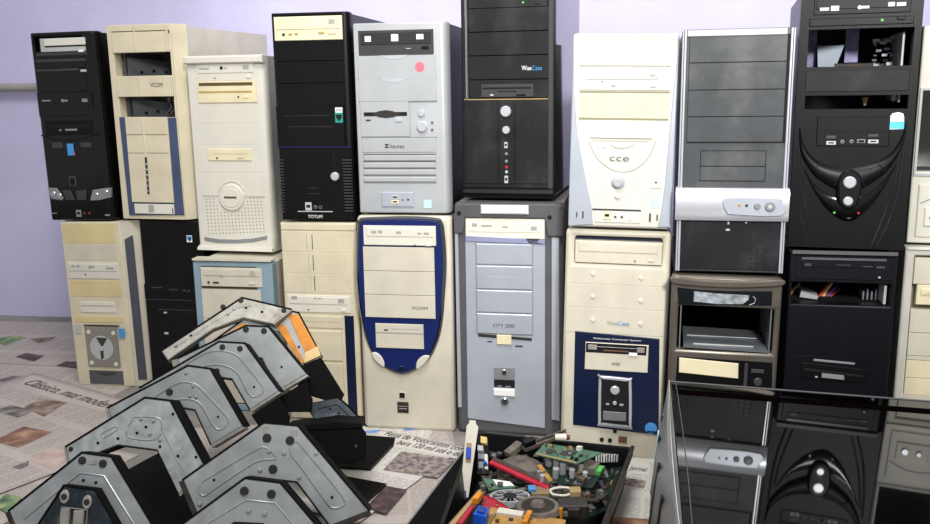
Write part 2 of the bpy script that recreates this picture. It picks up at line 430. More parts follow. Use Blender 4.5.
s_ = T.plate((69, 178.5, 77.5, 188.5), DKGREY, 'power_button', -.0025, .006, .001); T.plate((70.7, 180.5, 76, 187), BLACK, 'button_face', -.0035, .004, .0008, s_)
T.poly([(49.5, 189.5), (58, 190), (64.5, 199), (63.5, 201.5), (53, 200)], MIDG, 'headlamp', -.004, .008, .001)
T.poly([(93, 192), (103, 190.5), (110.6, 190), (110.5, 199), (100, 201.5), (90.5, 202)], MIDG, 'headlamp', -.004, .008, .001)
for q in ((55, 195.5), (61, 197.5), (96.5, 197), (106, 194.5)): T.disc(q[0], q[1], 2.6, CHROME, 'headlamp_reflector', -.0055, .004, .0012)
T.poly([(63, 192), (71, 192), (75.5, 201.5), (67, 201.5)], DKGREY, 'grille_panel', -.003, .006, .001)
T.poly([(76.5, 192.5), (87, 191.5), (86.5, 201.5), (77.5, 201.5)], DKGREY, 'grille_panel', -.003, .006, .001)
T.port((76.3, 210.5, 82, 217.2), MIDG)
for px in (84.7, 89.5): T.disc(px, 213.7, .9, mat('dull red jack', '#8a3a34', .5), 'audio_jack', -.003, .004, 0)
T.marks([(53, 213, 58, 214), (104, 215, 109, 216.5)], MIDG, 'printed_logo', -.001, .0006)

# ---- 2: beige tower with two empty bays and a slate blue lower frame
w2 = FIT['U2'][5]
T = Tower('U2', 'beige tower with two open drive bays above a slate-blue framed door', CASEW, D=.50, bezel=BEIGE,
          holes=[(114.5, 52, 172.8, 75.8), (119, 96.5, 176.3, 117)], open_front=True)
# the chamfered right cheek of its front
b = MB(); b.loft([[(w2-.004, 0, 0), (w2+.024, .028, 0), (w2-.004, .028, 0)], [(w2-.004, 0, T.H), (w2+.024, .028, T.H), (w2-.004, .028, T.H)]]); b.build('bezel_cheek', BEIGE, T.o)
T.plate((112.5, 33, 170.6, 51.5), BEIGE, 'bay_cover', -.003, .012, .001); T.marks([(112.5, 31.8, 170.8, 32.8)], mat('shadow joint brown', '#6c6350', .8), 'joint', -.0006, .001)
T.plate((117, 76.3, 174.4, 96), BEIGE, 'bay_cover', -.003, .012, .001); T.text('VCOM', (151.5, 82.6, 164, 86.6), INK, -.0036)
for q in ((135, 25.5, 137.6, 51), (139.5, 77, 141.8, 96)): T.plate(q, BEIGE2, 'raised_rib', -.006, .008, .002)
for q in ((167, 24, 170.5, 51), (172, 76, 175, 96)): T.plate(q, BEIGE2, 'raised_rib', -.006, .008, .002)
fr = T.poly([(119.7, 117.2), (176.2, 117.2), (183.4, 215), (128.6, 215.4)], SLATE, 'blue_frame', -.0035, .008, .001)
T.poly([(126.4, 117), (168.6, 116.5), (174.3, 202.5), (132.6, 202)], BEIGE, 'door_panel', -.0075, .008, .001, fr)
T.marks([(127.8, 134, 169, 134.5), (129, 152.4, 170, 152.9)], mat('fine joint', '#938a70', .8), 'joint', -.0078, .0006, fr)
T.plate((143.2, 117.5, 148, 157), BEIGE2, 'raised_rib', -.0095, .004, .0015, fr)
sl = T.poly([(146, 157), (148.3, 157), (150.6, 194), (148.4, 194)], DKGREY, 'vent_slit', -.008, .002, 0, fr)
T.marks([(146.8, 163+k*5.4, 149.4, 164.4+k*5.4) for k in range(6)], LTG, 'slit_bar', -.0083, .0004, fr)
p_ = T.plate((134.2, 203.5, 174.8, 214.2), OFFW, 'port_panel', -.006, .006, .0008); T.marks([(148.8, 204.6, 154.4, 212)], INKG, 'port', -.0066, .001, p_)
T.marks([(172.6, 208, 173.8, 213)], NAVY, 'indicator_light', -.0066, .001, p_)
x0, x1, z0, z1 = T.R(116, 53, 172, 116)
for q in (x0+.001, x1+.006): cg = MB(); cg.box(q, q+.002, .03, .2, z0-.002, z1+.002); cg.build('cage_wall', STEEL, T.o)
for (r, nm) in (((117, 57, 150, 75.5), 'old_drive_cage'), ((122, 100, 152, 117.5), 'old_drive_cage')):
    a, c, e, g_ = T.R(*r); b = MB(); wd = c-a
    b.loft([[(a+.004, .035, e-.003), (c, .17, e-.003), (c, .17, g_-.018), (a+.004, .035, g_)], [(a+.006, .05, e-.003), (c+.006, .19, e-.003), (c+.006, .19, g_-.018), (a+.006, .05, g_)]])
    b.build(nm, STEEL, T.o)
    b = MB()
    for k in range(4):
        q = .2+.2*k; xx = a+.004+q*(wd-.004); yy = .035+q*.135-.0015
        b.box(xx, xx+.007, yy, yy+.002, e+.006+.003*(k % 2), e+.012+.003*(k % 2))
    b.build('cage_slots', DARK, T.o)['kind'] = 'stuff'
cb = MB(); a, c, e, g_ = T.R(120, 100, 172, 117)
for k in range(3): cb.tube(smooth_curve([(c-.012-.012*k, .05, g_-.002), (c-.016-.01*k, .06, e+.02), (c-.03-.012*k, .06, e+.004), (c-.05, .08, e)], 5), .0012)
cb.build('loose_cables', MIDG, T.o, True)

# ---- 3: small white tower
w3 = FIT['U3'][5]
T = Tower('U3', 'small white tower with round disc emblem over a perforated grille', CASEWH, D=.40, bezel=WHITE,
          bend=bend_right(w3, .016, .012))
T.plate((184.5, 57.5, 265, 62.2), WHITE, 'top_lip', -.010, .02, .003)
T.drive((195, 64.3, 256, 81.5), WHITE, tray=(197, 65.2, 254.5, 72.8), btn=(247, 75.6, 252, 79), led=(215, 79.4, .6),
        logos=[(199, 69, 209.5, 70.3), (224.5, 67.8, 227.5, 69.3), (243.5, 65, 250, 69.2)], btnm=OFFW, traym=WHITE)
T.disc(222, 68.5, 1.5, INK, 'printed_logo', -.0052, .001, 0)
d = T.plate((196.8, 83, 258.2, 104.3), CREAM, 'floppy_drive', -.003, .02, .001)
T.marks([(199, 84.6, 253.5, 86.2)], mat('slot brown', '#5f4c30', .7), 'floppy_slot', -.0034, .001, d); T.marks([(199, 93.2, 253, 93.8)], mat('cream shade', '#b59d66', .6), 'joint', -.0034, .001, d)
T.disc(239, 98.6, .9, RUST, 'indicator_light', -.0036, .002, 0, d); T.plate((244, 97.2, 249.8, 100), CREAM, 'eject_button', -.0045, .003, .0008, d)
T.stack((197, 105.3, 262, 175.5), (126, 147), WHITE)
d = T.plate((207.8, 151.2, 252.2, 163.8), CREAM, 'floppy_drive', -.003, .02, .001); T.marks([(213, 156, 248, 156.8)], mat('cream shade', '#b59d66', .6), 'floppy_slot', -.0034, .001, d)
T.disc(217.5, 160.6, .9, RUST, 'indicator_light', -.0036, .002, 0, d); T.marks([(238, 160.5, 244, 161.6)], INKG, 'eject_button', -.0036, .001, d)
T.marks([(203, 198, 264.5, 198.5)], mat('soft joint', '#c3c0b4', .7), 'joint', -.0008, .001)
b = MB(); gx = []
for i in range(17):
    for j in range(11):
        px, py = 206.5+3.35*i+.3*j, 200.5+3.3*j
        if (px-231.5)**2+(py-199.5)**2 < 15.5**2: continue
        x, z = T.P(px, py); b.disc(x, z, .0015, -.0006, .002, n=6)
o = b.build('grille_holes', mat('grille shade', '#8d897c', .8), T.o); o['kind'] = 'stuff'
e_ = T.disc(231.5, 199.5, 12.6, WHITE, 'emblem_disc', -.005, .006, .0025, ry=13); T.disc(231.5, 199.5, 9.3, OFFW, 'emblem_centre', -.0062, .006, .001, e_, ry=9.6)
T.marks([(225, 198, 237.3, 200.4)], mat('slot brown', '#5f4c30', .7), 'emblem_slot', -.0066, .001, e_)
T.line([(218.5, 193), (224, 186), (231, 183.6), (238.5, 185.8), (244, 193)], OFFW, 'moulded_ridge', .0011, -.001, curve=6)
T.poly([(205, 236.5), (218, 239), (235, 240.2), (252, 239.6), (266, 237.5), (266, 241), (252, 243.2), (235, 243.6), (218, 242.6), (205.5, 240)], MIDG, 'vent_slot', -.001, .004, 0)
x0, x1, z0, z1 = T.R(200, 243.5, 273, 254)
b = MB(); b.loft([[(0, -.001, z0+.001), (0, -.012, z0+.004), (0, -.010, z1-.004), (0, 0, z1)], [(w3, -.001, z0+.001), (w3, -.012, z0+.004), (w3, -.010, z1-.004), (w3, 0, z1)]]); b.build('bottom_lip', WHITE, T.o)

# ---- 4: black tower with cream drive
w4 = FIT['U4'][5]
T = Tower('U4', 'black tower with cream disc drive at top and louvred lower corners', CASEB, bezel=BLACK,
          holes=[(273.5, 17.5, 345, 148)], bend=bend_right(w4, .012, .012))
T.backing((273.5, 17.5, 345, 148))
T.drive((273.8, 18.2, 343.8, 40.3), CREAM, tray=(276, 19, 341, 29), btn=(328.5, 31.2, 337.5, 34.8), logos=[(329.5, 19.8, 336, 24.2)], y=-.003)
T.disc(284.2, 36, 1.3, DARK, 'audio_jack', -.0045, .003, 0)
for q in ((289, 34.4, 293, 36.6), (295, 34, 299, 36.2), (319, 32.2, 325.5, 35)): T.plate(q, mat('cream shade', '#b59d66', .6), 'button', -.0045, .003, .0006)
T.stack((274, 41, 345, 107), (63.4, 85.6), BLACK)
f_ = T.plate((276, 108, 345.5, 148), BLACK, 'front_panel', -.004, .014, .001); T.marks([(284, 117, 330, 117.5), (288, 128, 334, 128.4)], MATB, 'joint', -.0044, .0006, f_)
st = T.plate((335.5, 108.8, 343.6, 124), PURE, 'sticker', -.0052, .0006, 0); T.marks([(335.5, 114, 343.6, 124)], mat('teal print', '#2b8f80', .4), 'sticker_print', -.0056, .0003, st)
T.poly([(336.5, 116), (342.5, 116), (342.5, 119), (339.5, 122.5), (336.8, 119)], DARK, 'sticker_arrow', -.006, .0003, 0, st); T.text('AMD', (336.2, 110.2, 343, 113), INK, -.0056, parent=st)
lp = T.plate((279, 149.6, 352, 217.6), BLACK, 'lower_panel', -.003, .01, .001)
T.marks([(277.5, 148, 351, 148.8)], mat('navy line', '#1d2250', .3), 'joint', -.0034, .001)  # thin navy line along the joint
for sx, ex in ((279.3, 284.3), (342.2, 352)):
    for k in range(18):
        y0 = 160.5+k*2.95; dx = k*.13
        T.plate((sx+dx, y0, ex+dx*.6, y0+1.5), DKGREY, 'louvre', -.0065, .006, .0006)
T.disc(335, 177.3, 4.2, SILVERL, 'power_button', -.010, .012, .002); T.marks([(333.2, 152, 334.2, 171)], mat('navy line', '#1d2250', .3), 'button_groove', -.0034, .001)
T.marks([(307, 188.5, 318.5, 189), (307, 194, 318.5, 194.5)], DKGREY, 'joint', -.0034, .001)
T.port((304.8, 202.6, 311.8, 211), LTG, -.005); T.jack(315, 207.5, 2, LTG, RUST); T.jack(319.8, 207.6, 2, LTG, RUST)
T.plate((297.5, 211, 332.4, 212.6), LTG, 'thin_rail', -.005, .004, .0006); T.text('TOTUM', (307.6, 215, 322, 218.2), PURE, -.0036)

# ---- 5: silver tower
w5 = FIT['U5'][5]
T = Tower('U5', 'silver tower with dark disc drive and a round pink sticker', CASEB, D=.40, bezel=SILVER,
          bend=bend_right(w5, .014, .02))
d = T.drive((359, 31.3, 433.4, 54), DKGREY, tray=(361.5, 33.6, 430.5, 42.8), btn=(421, 45.2, 428.5, 48.2), logos=[(366, 36.6, 372, 41.6), (391.6, 34.4, 398.6, 40.8), (416.2, 34, 423.2, 38.6)], ink=PURE, traym=mat('charcoal tray', '#2b2b2d', .4), btnm=BLACK)
T.marks([(406, 47.4, 410.5, 48)], LTG, 'indicator_light', -.003, .001, d)
for (r, cpts) in (((358.3, 55, 436, 76), [(379, 54.8), (408.5, 53.8), (401, 57.6), (393, 58.8), (385, 57.6)]), ((358.8, 77, 436.6, 98.8), [(379.5, 77), (408, 76.4), (401, 80.2), (393, 81.4), (386, 80.2)])):
    c_ = T.plate(r, SILVER, 'bay_cover', -.002, .012, .0008); T.poly(cpts, SILVERL, 'finger_notch', -.0026, .002, .0004, c_)
T.disc(419.5, 65.4, 4.7, PINKR, 'sticker', -.0026, .0008, 0)
T.marks([(358.5, 76.3, 436, 76.8), (359, 99, 436.6, 99.6), (361, 135.2, 437.5, 135.8), (409.8, 99.5, 410.5, 135)], MIDG, 'joint', -.0008, .001)
d = T.plate((360, 100, 409.6, 134.6), SILVER, 'floppy_drive', -.002, .012, .0008); T.marks([(364, 110.4, 407, 113.6)], DARK, 'floppy_slot', -.0026, .001, d)
T.poly([(372, 112), (379, 109), (386, 107.9), (393, 109), (401, 112), (393, 115), (386, 115.9), (379, 115)], mat('dark slot brown', '#2c2722', .6), 'slot_mouth', -.0030, .001, 0, d)
T.marks([(366, 117.5, 370.6, 118.8)], INK, 'indicator_light', -.003, .001, d); T.plate((395, 116, 402, 119.8), SILVERL, 'eject_button', -.0045, .004, .0008, d)
T.disc(421.2, 111, 3.3, SILVERL, 'reset_button', -.0045, .006, .001); T.disc(422, 124.3, 5.2, SILVERL, 'power_button', -.006, .008, .0015)
for py in (120, 127.3): T.disc(432.2, py, 1.1, BROWN, 'indicator_light', -.003, .003, 0)
T.plate((361.5, 136.3, 437, 150.4), SILVER, 'name_panel', -.0015, .01, .0008); T.text('Itautec', (390, 142.2, 404.4, 146), DKGREY, -.0022)
T.marks([(384.6, 142, 388.6, 143), (385.6, 143.2, 387.6, 144.6), (384.4, 145, 388.8, 146)], DKGREY, 'printed_logo', -.002, .0004)
for k in range(5): T.plate((362.5+.1*k, 152+7.3*k, 436.2+.25*k, 153.1+7.3*k), mat('vent shade', '#63615c', .7), 'vent_slot', -.0008, .004, 0)
for k in range(4): T.plate((362.6+.1*k, 153.6+7.3*k, 436.3+.2*k, 159+7.3*k), SILVER, 'vent_slat', -.003, .008, .0012)
p_ = T.plate((380.8, 191.2, 414.4, 207), SILVERB, 'port_panel', -.003, .008, .001); T.port((391, 194.4, 399, 198.6), LTG, -.0045); T.port((391, 199.2, 399, 203.6), CREAM, -.0045)
T.jack(402.6, 199.4, 1.5, LTG, BROWN); T.jack(408.2, 199.2, 1.7, LTG); T.plate((423.6, 199.4, 432.4, 208.4), CYAN, 'sticker', -.001, .0006, 0)

# ---- 6: tall matt black tower
T = Tower('U6', 'tall matt black tower with chrome side strip, standing on the large grey tower', mat('gloss black case', '#07070a', .06, ior=1.6), bezel=MATB,
          holes=[(468.4, -19, 548.6, 97.5)])
T.backing((468.4, -19, 548.6, 97.5))
T.plate((464.8, -22, 468, 98), CHROME, 'chrome_strip', -.003, .006, .001); T.plate((549, -24, 552.6, 198), DKGREY, 'side_strip', -.003, .006, .001)
T.drive((468.8, -18, 548.2, 6.4), MATB, tray=(472, -16, 545, -4), btn=(536, 1, 541, 4))
T.marks([(523, 1.2, 525, 3)], GREENP, 'indicator_light', -.003, .001)
T.stack((468.6, 7.2, 548.6, 97), (31, 54.6, 78.6), MATB, gap=.0008)
T.text('Wise', (522, 64.8, 531.6, 69.4), PURE, -.0014); T.text('Case', (532.2, 64.8, 542, 69.4), SKY, -.0014)
d = T.plate((481, 83, 534, 96.2), DKGREY, 'floppy_drive', -.003, .02, .001); T.marks([(483, 86.2, 531.5, 87.8), (498, 89.8, 517, 90.8)], DARK, 'floppy_slot', -.0034, .001, d)
T.marks([(490.5, 93, 493.8, 94.6)], LTG, 'indicator_light', -.0036, .001, d); T.plate((516.5, 93, 526, 95), BLACK, 'eject_button', -.0045, .003, .0006, d)
T.marks([(464, 97.8, 548.6, 98.4)], TAN, 'dusty_edge', -.001, .001)
for q in ((464, 99.3, 497.6, 184), (498.6, 99.3, 513.8, 184), (514.8, 99.3, 551.5, 184)): T.plate(q, MATB, 'lower_panel', -.002, .01, .0012)
T.disc(506, 110.3, 5.4, SILVERL, 'power_button', -.008, .01, .0015); T.disc(506.2, 129, 3.8, SILVERL, 'reset_button', -.007, .009, .001)
T.port((503.8, 141, 507.6, 147.6), LTG); T.port((503.8, 175, 507.8, 183), LTG)
for py, mm in ((153, MIDG), (160.5, MIDG), (166.5, RED), (171.3, LTG)): T.disc(506.2, py, 1.5, mm, 'audio_jack', -.004, .006, .0004)
x0, x1, z0, z1 = T.R(463, 186.5, 553, 198.6); b = MB()
ring = [(-.001, z1), (-.008, z1-.004), (-.011, (z0+z1)/2), (-.008, z0+.005), (0, z0+.001)]
b.loft([[(x0, y, z) for y, z in ring], [(x1, y, z) for y, z in ring]]); b.build('bottom_roll', BLACK, T.o, True)

W7 = mat('bright white plastic', '#d4d2c8', .45, grime=.03)
# ---- 7: white tower with silver flanks
T = Tower('U7', 'bright white tower with silver flanks and a round power knob', CASEWH, D=.46, bezel=W7, round_=.005)
for pts in ([(574.4, 52), (574.6, 90), (577, 130), (583.6, 168), (591, 204), (592.4, 223.6), (568, 224.4), (569.6, 170), (572, 110)],
            [(679.6, 37), (678.2, 80), (675, 140), (671, 228.6), (657.6, 228), (660.5, 217), (665, 186), (669, 140), (673.6, 90), (677.4, 60)]):
    T.poly(pts, SILVERB, 'silver_flank', -.0025, .01, .0012)
T.poly([(580.5, 39.6), (600, 36.6), (626, 35.4), (652, 36.6), (671.6, 39.8)], mat('arch shade cream', '#d8d4b8', .6), 'arch_recess', -.0008, .004, 0)
T.stack((580.4, 40.4, 669.6, 117.8), (65.6, 91.6), [W7, None, mat('warm white plastic', '#d3cdb0', .45, grime=.03)], gap=.0009); T.drive((580.4, 66, 670.2, 91), W7, tray=(585.8, 68.4, 658.5, 79.8), logos=[(650, 74, 655, 76.4), (611.6, 84.2, 615.4, 85.8), (650.5, 86, 656, 87.2)], led=(602.5, 80.8, .7))
T.marks([(580, 65.2, 671, 65.7), (579.8, 91.2, 670, 91.7), (579, 117.9, 668.6, 118.6)], mat('cream joint', '#8f8a68', .7), 'joint', -.0012, .001)
d = T.plate((591, 119.8, 652.8, 139), W7, 'floppy_drive', -.003, .012, .001); T.marks([(592.4, 139.4, 649, 141.4)], MIDG, 'floppy_slot', -.0012, .001)
T.poly([(610, 143.4), (634.6, 144), (628, 146.8), (622, 147.8), (615, 146.6)], OFFW, 'finger_notch', -.002, .003, .0005)
T.line([(588.5, 140), (597, 157), (610, 168), (622, 171.4), (635, 169), (648, 158), (656, 141)], mat('pale groove', '#a9a699', .6), 'shield_groove', .0009, 0, curve=6)
T.text('cce', (609.6, 155.6, 628.8, 161), mat('grey lettering', '#6d6f72', .4), -.0015); T.disc(603.6, 147, .9, INKG, 'indicator_light', -.001, .002, 0)
k_ = T.disc(617.7, 181.8, 7, SILVERL, 'power_button_ring', -.003, .006, .0015); T.disc(617.7, 181.8, 5, SILVERL, 'power_button', -.009, .01, .002, k_)
T.disc(617.2, 195.4, 2.8, OFFW, 'reset_button', -.004, .006, .001)
q_ = T.plate((650.6, 179.6, 661.6, 189), OFFW, 'emblem_plate', -.0015, .004, .0006); T.disc(656, 182.6, 1.1, INK, 'emblem_dot', -.002, .002, 0, q_)
T.plate((651.2, 198, 660, 208.6), CYAN, 'sticker', -.001, .0006, 0)
T.plate((591.8, 207.2, 641, 212), DKGREY, 'port_recess', -.001, .004, 0); p_ = T.plate((594.6, 210.2, 640, 223.8), OFFW, 'port_panel', -.002, .006, .0006)
T.port((602.6, 210.4, 610.6, 219.2), CREAM, -.004); T.jack(615, 216.3, 2, LTG); T.jack(621.6, 216.5, 2, LTG); T.plate((627.6, 211.4, 631.8, 221), WHITE, 'port_cover', -.0036, .004, .0008)
T.marks([(576, 210.5, 576.9, 216), (582, 210, 583.2, 217), (649.4, 213.5, 650.6, 222), (656.8, 215, 657.7, 221)], DKGREY, 'vent_slot', -.0032, .001)

# ---- 8: grey tower with silver band
T = Tower('U8', 'dusty grey tower with silver edge strips and a wide silver button band', CASEB, bezel=PANELG)
w8, h8 = T.W, T.H
bnd0, bnd1 = T.P(676, 216)[1], T.P(676, 183)[1]
for x0, x1, mm in ((.0005, .003, SILVERL), (.004, .0075, SILVERL), (w8-.0075, w8-.004, SILVERL), (w8-.003, w8-.0003, SILVERL)):
    b = MB(); b.box(x0, x1, -.004, .01, .001, h8-.001, .001); b.build('silver_strip', mm, T.o)
T.plate((688.5, 28.2, 787.8, 33.6), mat('dusty aluminium', '#a7a7a8', .4, metal=.3), 'top_rail', -.003, .01, .001)
T.marks([(691, 34, 785, 140)], DARK, 'bay_recess', -.0003, .001)
T.stack((691, 34.4, 782.8, 139), (60.4, 87, 113.2), PANELG, gap=.0007, y=-.001)
T.marks([(700.6, 146.6, 765.2, 178.4)], DARK, 'bay_recess', -.0003, .001)
T.stack((700.8, 147, 764.9, 178), (162.4,), PANELG, gap=.0007, y=-.001)
b = MB(); ring = [(0.01, bnd0), (-.008, bnd0+.001), (-.012, bnd0+.008), (-.0135, (bnd0+bnd1)/2), (-.012, bnd1-.008), (-.008, bnd1-.001), (.01, bnd1)]
b.loft([[(-.003, y, z) for y, z in ring], [(w8+.003, y, z) for y, z in ring]]); bd = b.build('silver_band', SILVERL, T.o, True)
bp = T.poly([(722, 200), (726, 208), (732, 210.4), (781, 212), (781, 198.6), (776, 194.4), (730, 193), (723, 195)], SILVERB, 'button_plate', -.0155, .004, .0012, bd, curve=3)
T.disc(738.4, 200.6, 1.4, mat('orange led', '#c98a28', .3), 'indicator_light', -.0165, .003, 0, bd); T.disc(745.8, 201, 1.5, DKGREY, 'indicator_light', -.0165, .003, 0, bd)
T.disc(756.3, 201.8, 3.3, MIDG, 'reset_button', -.0185, .006, .001, bd); pb_ = T.disc(769, 202.4, 5.2, MIDG, 'power_button', -.0185, .006, .0015, bd); T.disc(769, 202.4, 2.2, LTG, 'power_symbol', -.019, .003, .0005, bd)
T.plate((680, 217, 778.6, 269.6), PANELD, 'lower_panel', -.002, .01, .0012)
b = MB()
for j in range(5):
    for i in range(3):
        for px in (685.6+5.4*i, 750+6.6*i):
            if i == 0 and j < 2: continue
            x, z = T.P(px, 247+4.6*j); b.disc(x, z, .0016, -.0026, .002, n=8)
b.build('vent_holes', DARK, T.o)['kind'] = 'stuff'
T.marks([(727.4, 218.4, 729, 221), (725.6, 225.4, 729.6, 227.4), (745, 218.8, 747, 220)], LTG, 'paint_chips', -.0024, .0004)

# ---- 9: black tower with two empty bays and V-shaped front
T = Tower('U9', 'black tower with open bays and a curved V-shaped front around two buttons', CASEB, bezel=BLACK,
          holes=[(808.4, 24.5, 911, 64.5), (805.4, 90.4, 908, 107.4)], open_front=True, round_=.006)
d = T.drive((813.5, -12, 909, 12.4), BLACK, tray=(816, -9, 906, 7), logos=[(819, 3.2, 828, 6.6), (830, 2, 838, 7.2), (860, 3.6, 868, 6.4), (886.6, 1.4, 893, 5.8), (895, 2, 904, 6)], ink=LTG)
T.disc(858.5, 5, 2, PURE, 'printed_logo', -.0045, .001, 0, d)
s_ = T.plate((808.6, 13.4, 912, 23.8), BLACK, 'drive_lip', -.002, .02, .001); T.disc(881, 18.6, 1.3, GREENP, 'indicator_light', -.003, .003, 0, s_); T.plate((895.6, 15.4, 904, 19.4), BLACK, 'eject_button', -.0045, .004, .0008, s_)
T.plate((805.6, 65, 908.6, 90), MATB, 'bay_cover', -.001, .012, .001)
pn = T.plate((818, 112, 890, 144.6), BLACK, 'port_panel', -.002, .008, .001); T.marks([(818.4, 127.8, 889.4, 128.4)], DARK, 'joint', -.0024, .0006, pn)
for q in ((827, 131, 837, 135), (869, 131, 879.6, 134.6)): T.plate(q, DKGREY, 'port_label', -.003, .002, .0003)
for q in ((827, 136.6, 837, 141.2), (869, 136.6, 879.6, 141.2)): T.port(q, LTG, -.003)
T.jack(843.4, 138, 2, MIDG); T.jack(852.6, 138, 2, MIDG); f_ = T.plate((858, 135.8, 866.4, 140.4), MIDG, 'firewire_port', -.003, .004, .0005); T.marks([(859.4, 136.8, 865, 139.4)], DARK, 'socket', -.0034, .001, f_)
st = T.poly([(891, 114), (893, 111.4), (899, 110.4), (903.6, 112), (904.6, 116), (904, 127.4), (889.6, 127.4)], PURE, 'sticker', -.0014, .0008, 0); T.marks([(889.8, 119.4, 904.4, 127.2)], mat('cyan print', '#58bfe0', .4), 'sticker_print', -.0018, .0004, st)
vb = T.band([(800.4, 122), (804, 138), (812, 151), (826, 160.6), (851, 165.4), (878, 159.8), (893, 149.8), (902, 136), (906.6, 121)],
            [(800.2, 126), (801, 146), (808, 162), (822, 177.6), (851, 190), (881, 176), (896.6, 159), (905, 140), (907.4, 125)], BLACK, 'curved_band', -.007)
vd = T.band([(805.6, 164), (815, 180), (831, 191), (851, 195), (870, 190), (886, 178), (898, 162)],
            [(806.4, 168), (816.6, 190), (832, 210), (851, 219.6), (869, 209), (884, 189), (897, 166)], GLOSSB, 'dark_shield', -.003)
hd = T.poly([(838.6, 186), (840, 174), (845, 167.6), (851, 165.8), (857, 167.8), (862, 174.4), (863, 186), (859.6, 200), (855, 205), (848.6, 206), (842.6, 203), (839.6, 196)], BLACK, 'button_hood', -.013, .014, .003, curve=3)
T.disc(850.6, 178.6, 6.6, SILVERL, 'power_button', -.018, .012, .002, hd); T.disc(849.2, 197.6, 5, SILVERL, 'reset_button', -.018, .012, .002, hd)
for pts in ([(815, 165), (823, 157.6)], [(835, 182), (843, 170)], [(887, 168.6), (879, 160.6)], [(866, 183), (860, 170)]): T.line(pts, DARK, 'band_joint', .0007, -.008)
T.disc(836.2, 209.8, 1.2, GREENP, 'indicator_light', -.004, .003, 0); T.disc(860.6, 210.6, 1.2, RED, 'indicator_light', -.004, .003, 0)
T.line([(800.4, 148), (799.4, 180), (801.4, 210), (807.6, 243)], MATB, 'moulded_rib', .0022, 0, curve=5); T.line([(804, 168), (805, 190), (809, 215), (814.6, 243.6)], MATB, 'moulded_rib', .0018, 0, curve=5)
T.line([(905, 150), (900.6, 185), (893, 215), (880, 246)], MATB, 'moulded_rib', .0022, 0, curve=5); T.line([(901, 160), (893, 195), (884, 220), (874, 245.6)], MATB, 'moulded_rib', .0018, 0, curve=5)
# what shows inside the open bays
a, c, e, g_ = T.R(808.4, 24.5, 911, 64.5)
for q in ((a-.001, a+.022, e-.01), (a+.070, a+.092, e+.008)): b = MB(); b.box(q[0], q[1], .12, .124, q[2], g_+.005); b.build('rear_grille', PURPLE, T.o)
b = MB(); b.loft([[(a+.024, .09, e), (a+.052, .07, e), (a+.064, .075, g_-.024), (a+.022, .10, g_-.024)], [(a+.024, .098, e), (a+.052, .078, e), (a+.064, .083, g_-.024), (a+.022, .108, g_-.024)]]); b.build('plastic_baffle', mat('pale blue plastic', '#b4c0cc', .4), T.o)
b = MB(); b.box(c-.012, c-.009, .03, .16, e-.06, g_-.006); b.build('bright_side_plate', LTG, T.o)
rn = random.Random(3); b = MB()
for k in range(26):
    x, z = c-.05+rn.random()*.036, e-.002+rn.random()*.05; y = .08+rn.random()*.08; q = .002+rn.random()*.004
    b.box(x, x+q*2, y, y+q, z, z+q)
b.build('board_components', STEEL, T.o)['kind'] = 'stuff'
b = MB(); b.box(a+.050, c-.05, .07, .12, e-.006, e+.006, .001); b.box(a+.055, c-.055, .065, .07, e-.01, e-.006); b.build('drive_shelf', RUST, T.o)
b = MB(); b.cyl((a+.10, .045, e-.066), (a+.10, .045, e-.052), .002, .006); b.build('brass_standoff', TAN, T.o)

# ---- 10: white tower cut by the right edge
T = Tower('U10', 'white tower with an open framed bay, cut by the right edge, top row', CASEWH, bezel=WHITE, holes=[(921.4, 86, 1012, 172)], open_front=True)
fr = MB(); a, c, e, g_ = T.R(919.6, 83.4, 1016, 176.4); i_ = .004
fr.box(a, c, -.003, .006, e, e+i_); fr.box(a, c, -.003, .006, g_-i_, g_); fr.box(a, a+i_, -.003, .006, e+i_, g_-i_); fr.box(c-i_, c, -.003, .006, e+i_, g_-i_); fr.build('bay_frame', LTG, T.o)
b = MB(); b.box(a+.004, c-.004, .03, .2, e-.004, e-.002); b.build('bay_floor', STEEL, T.o)
b = MB(); b.box(a+.003, a+.004, .03, .24, e, g_); b.box(c-.004, c-.003, .03, .24, e, g_); sd = b.build('bay_side', LTG, T.o)
b = MB()
for k in range(9): z = e+.012+(k % 5)*.018; y = .05+.03*(k//5); b.box(a+.004, a+.0055, y, y+.008, z, z+.007)
b.build('punched_slots', DARK, sd)['kind'] = 'stuff'
p_ = T.plate((920, 180, 1008, 238), WHITE, 'lower_panel', -.003, .01, .0015)
q_ = T.plate((926, 203, 960, 224), OFFW, 'display_plate', -.006, .006, .0015, p_); T.line([(922, 199), (945, 192), (975, 196), (1000, 203)], MIDG, 'arched_groove', .001, -.003, p_, curve=5)
T.disc(935, 213, 4, SILVERL, 'power_button', -.01, .006, .001, p_); T.disc(950, 213, 3, SILVERL, 'reset_button', -.01, .006, .001, p_)

# ================================================================== lower row
# ---- L1: yellowed tower with fan
w = FIT['L1'][5]
T = Tower('L1', 'yellowed beige tower with a square fan plate low on its front', CASEW, bezel=BEIGE)
b = MB(); H_ = T.H; ck = [(w-.003, 0), (w+.034, .03), (w-.003, .03)]
b.loft([[(x, y, .0) for x, y in ck], [(x, y, H_) for x, y in ck]]); b.build('bezel_cheek', BEIGE2, T.o)
nx, ny = .0295/.0474, -.037/.0474
def cheek(t, z, o=0.0): return (w-.003+.037*t+nx*o, .03*t+ny*o, z)
zz = lambda py: T.P(125, py)[1]
b = MB(); zt, zb = zz(238), zz(383)
ol = [(.2, zt-.008), (.55, zt), (.62, zt), (.62, zb), (.2, zb+.004)]
b.loft([[cheek(t, z, -.001) for t, z in ol], [cheek(t, z, .0022) for t, z in ol]]); b.build('side_inlay', CHARC, T.o)
T.stack((62, 224, 118.6, 263), (245,), [YELLOW, BEIGE2])
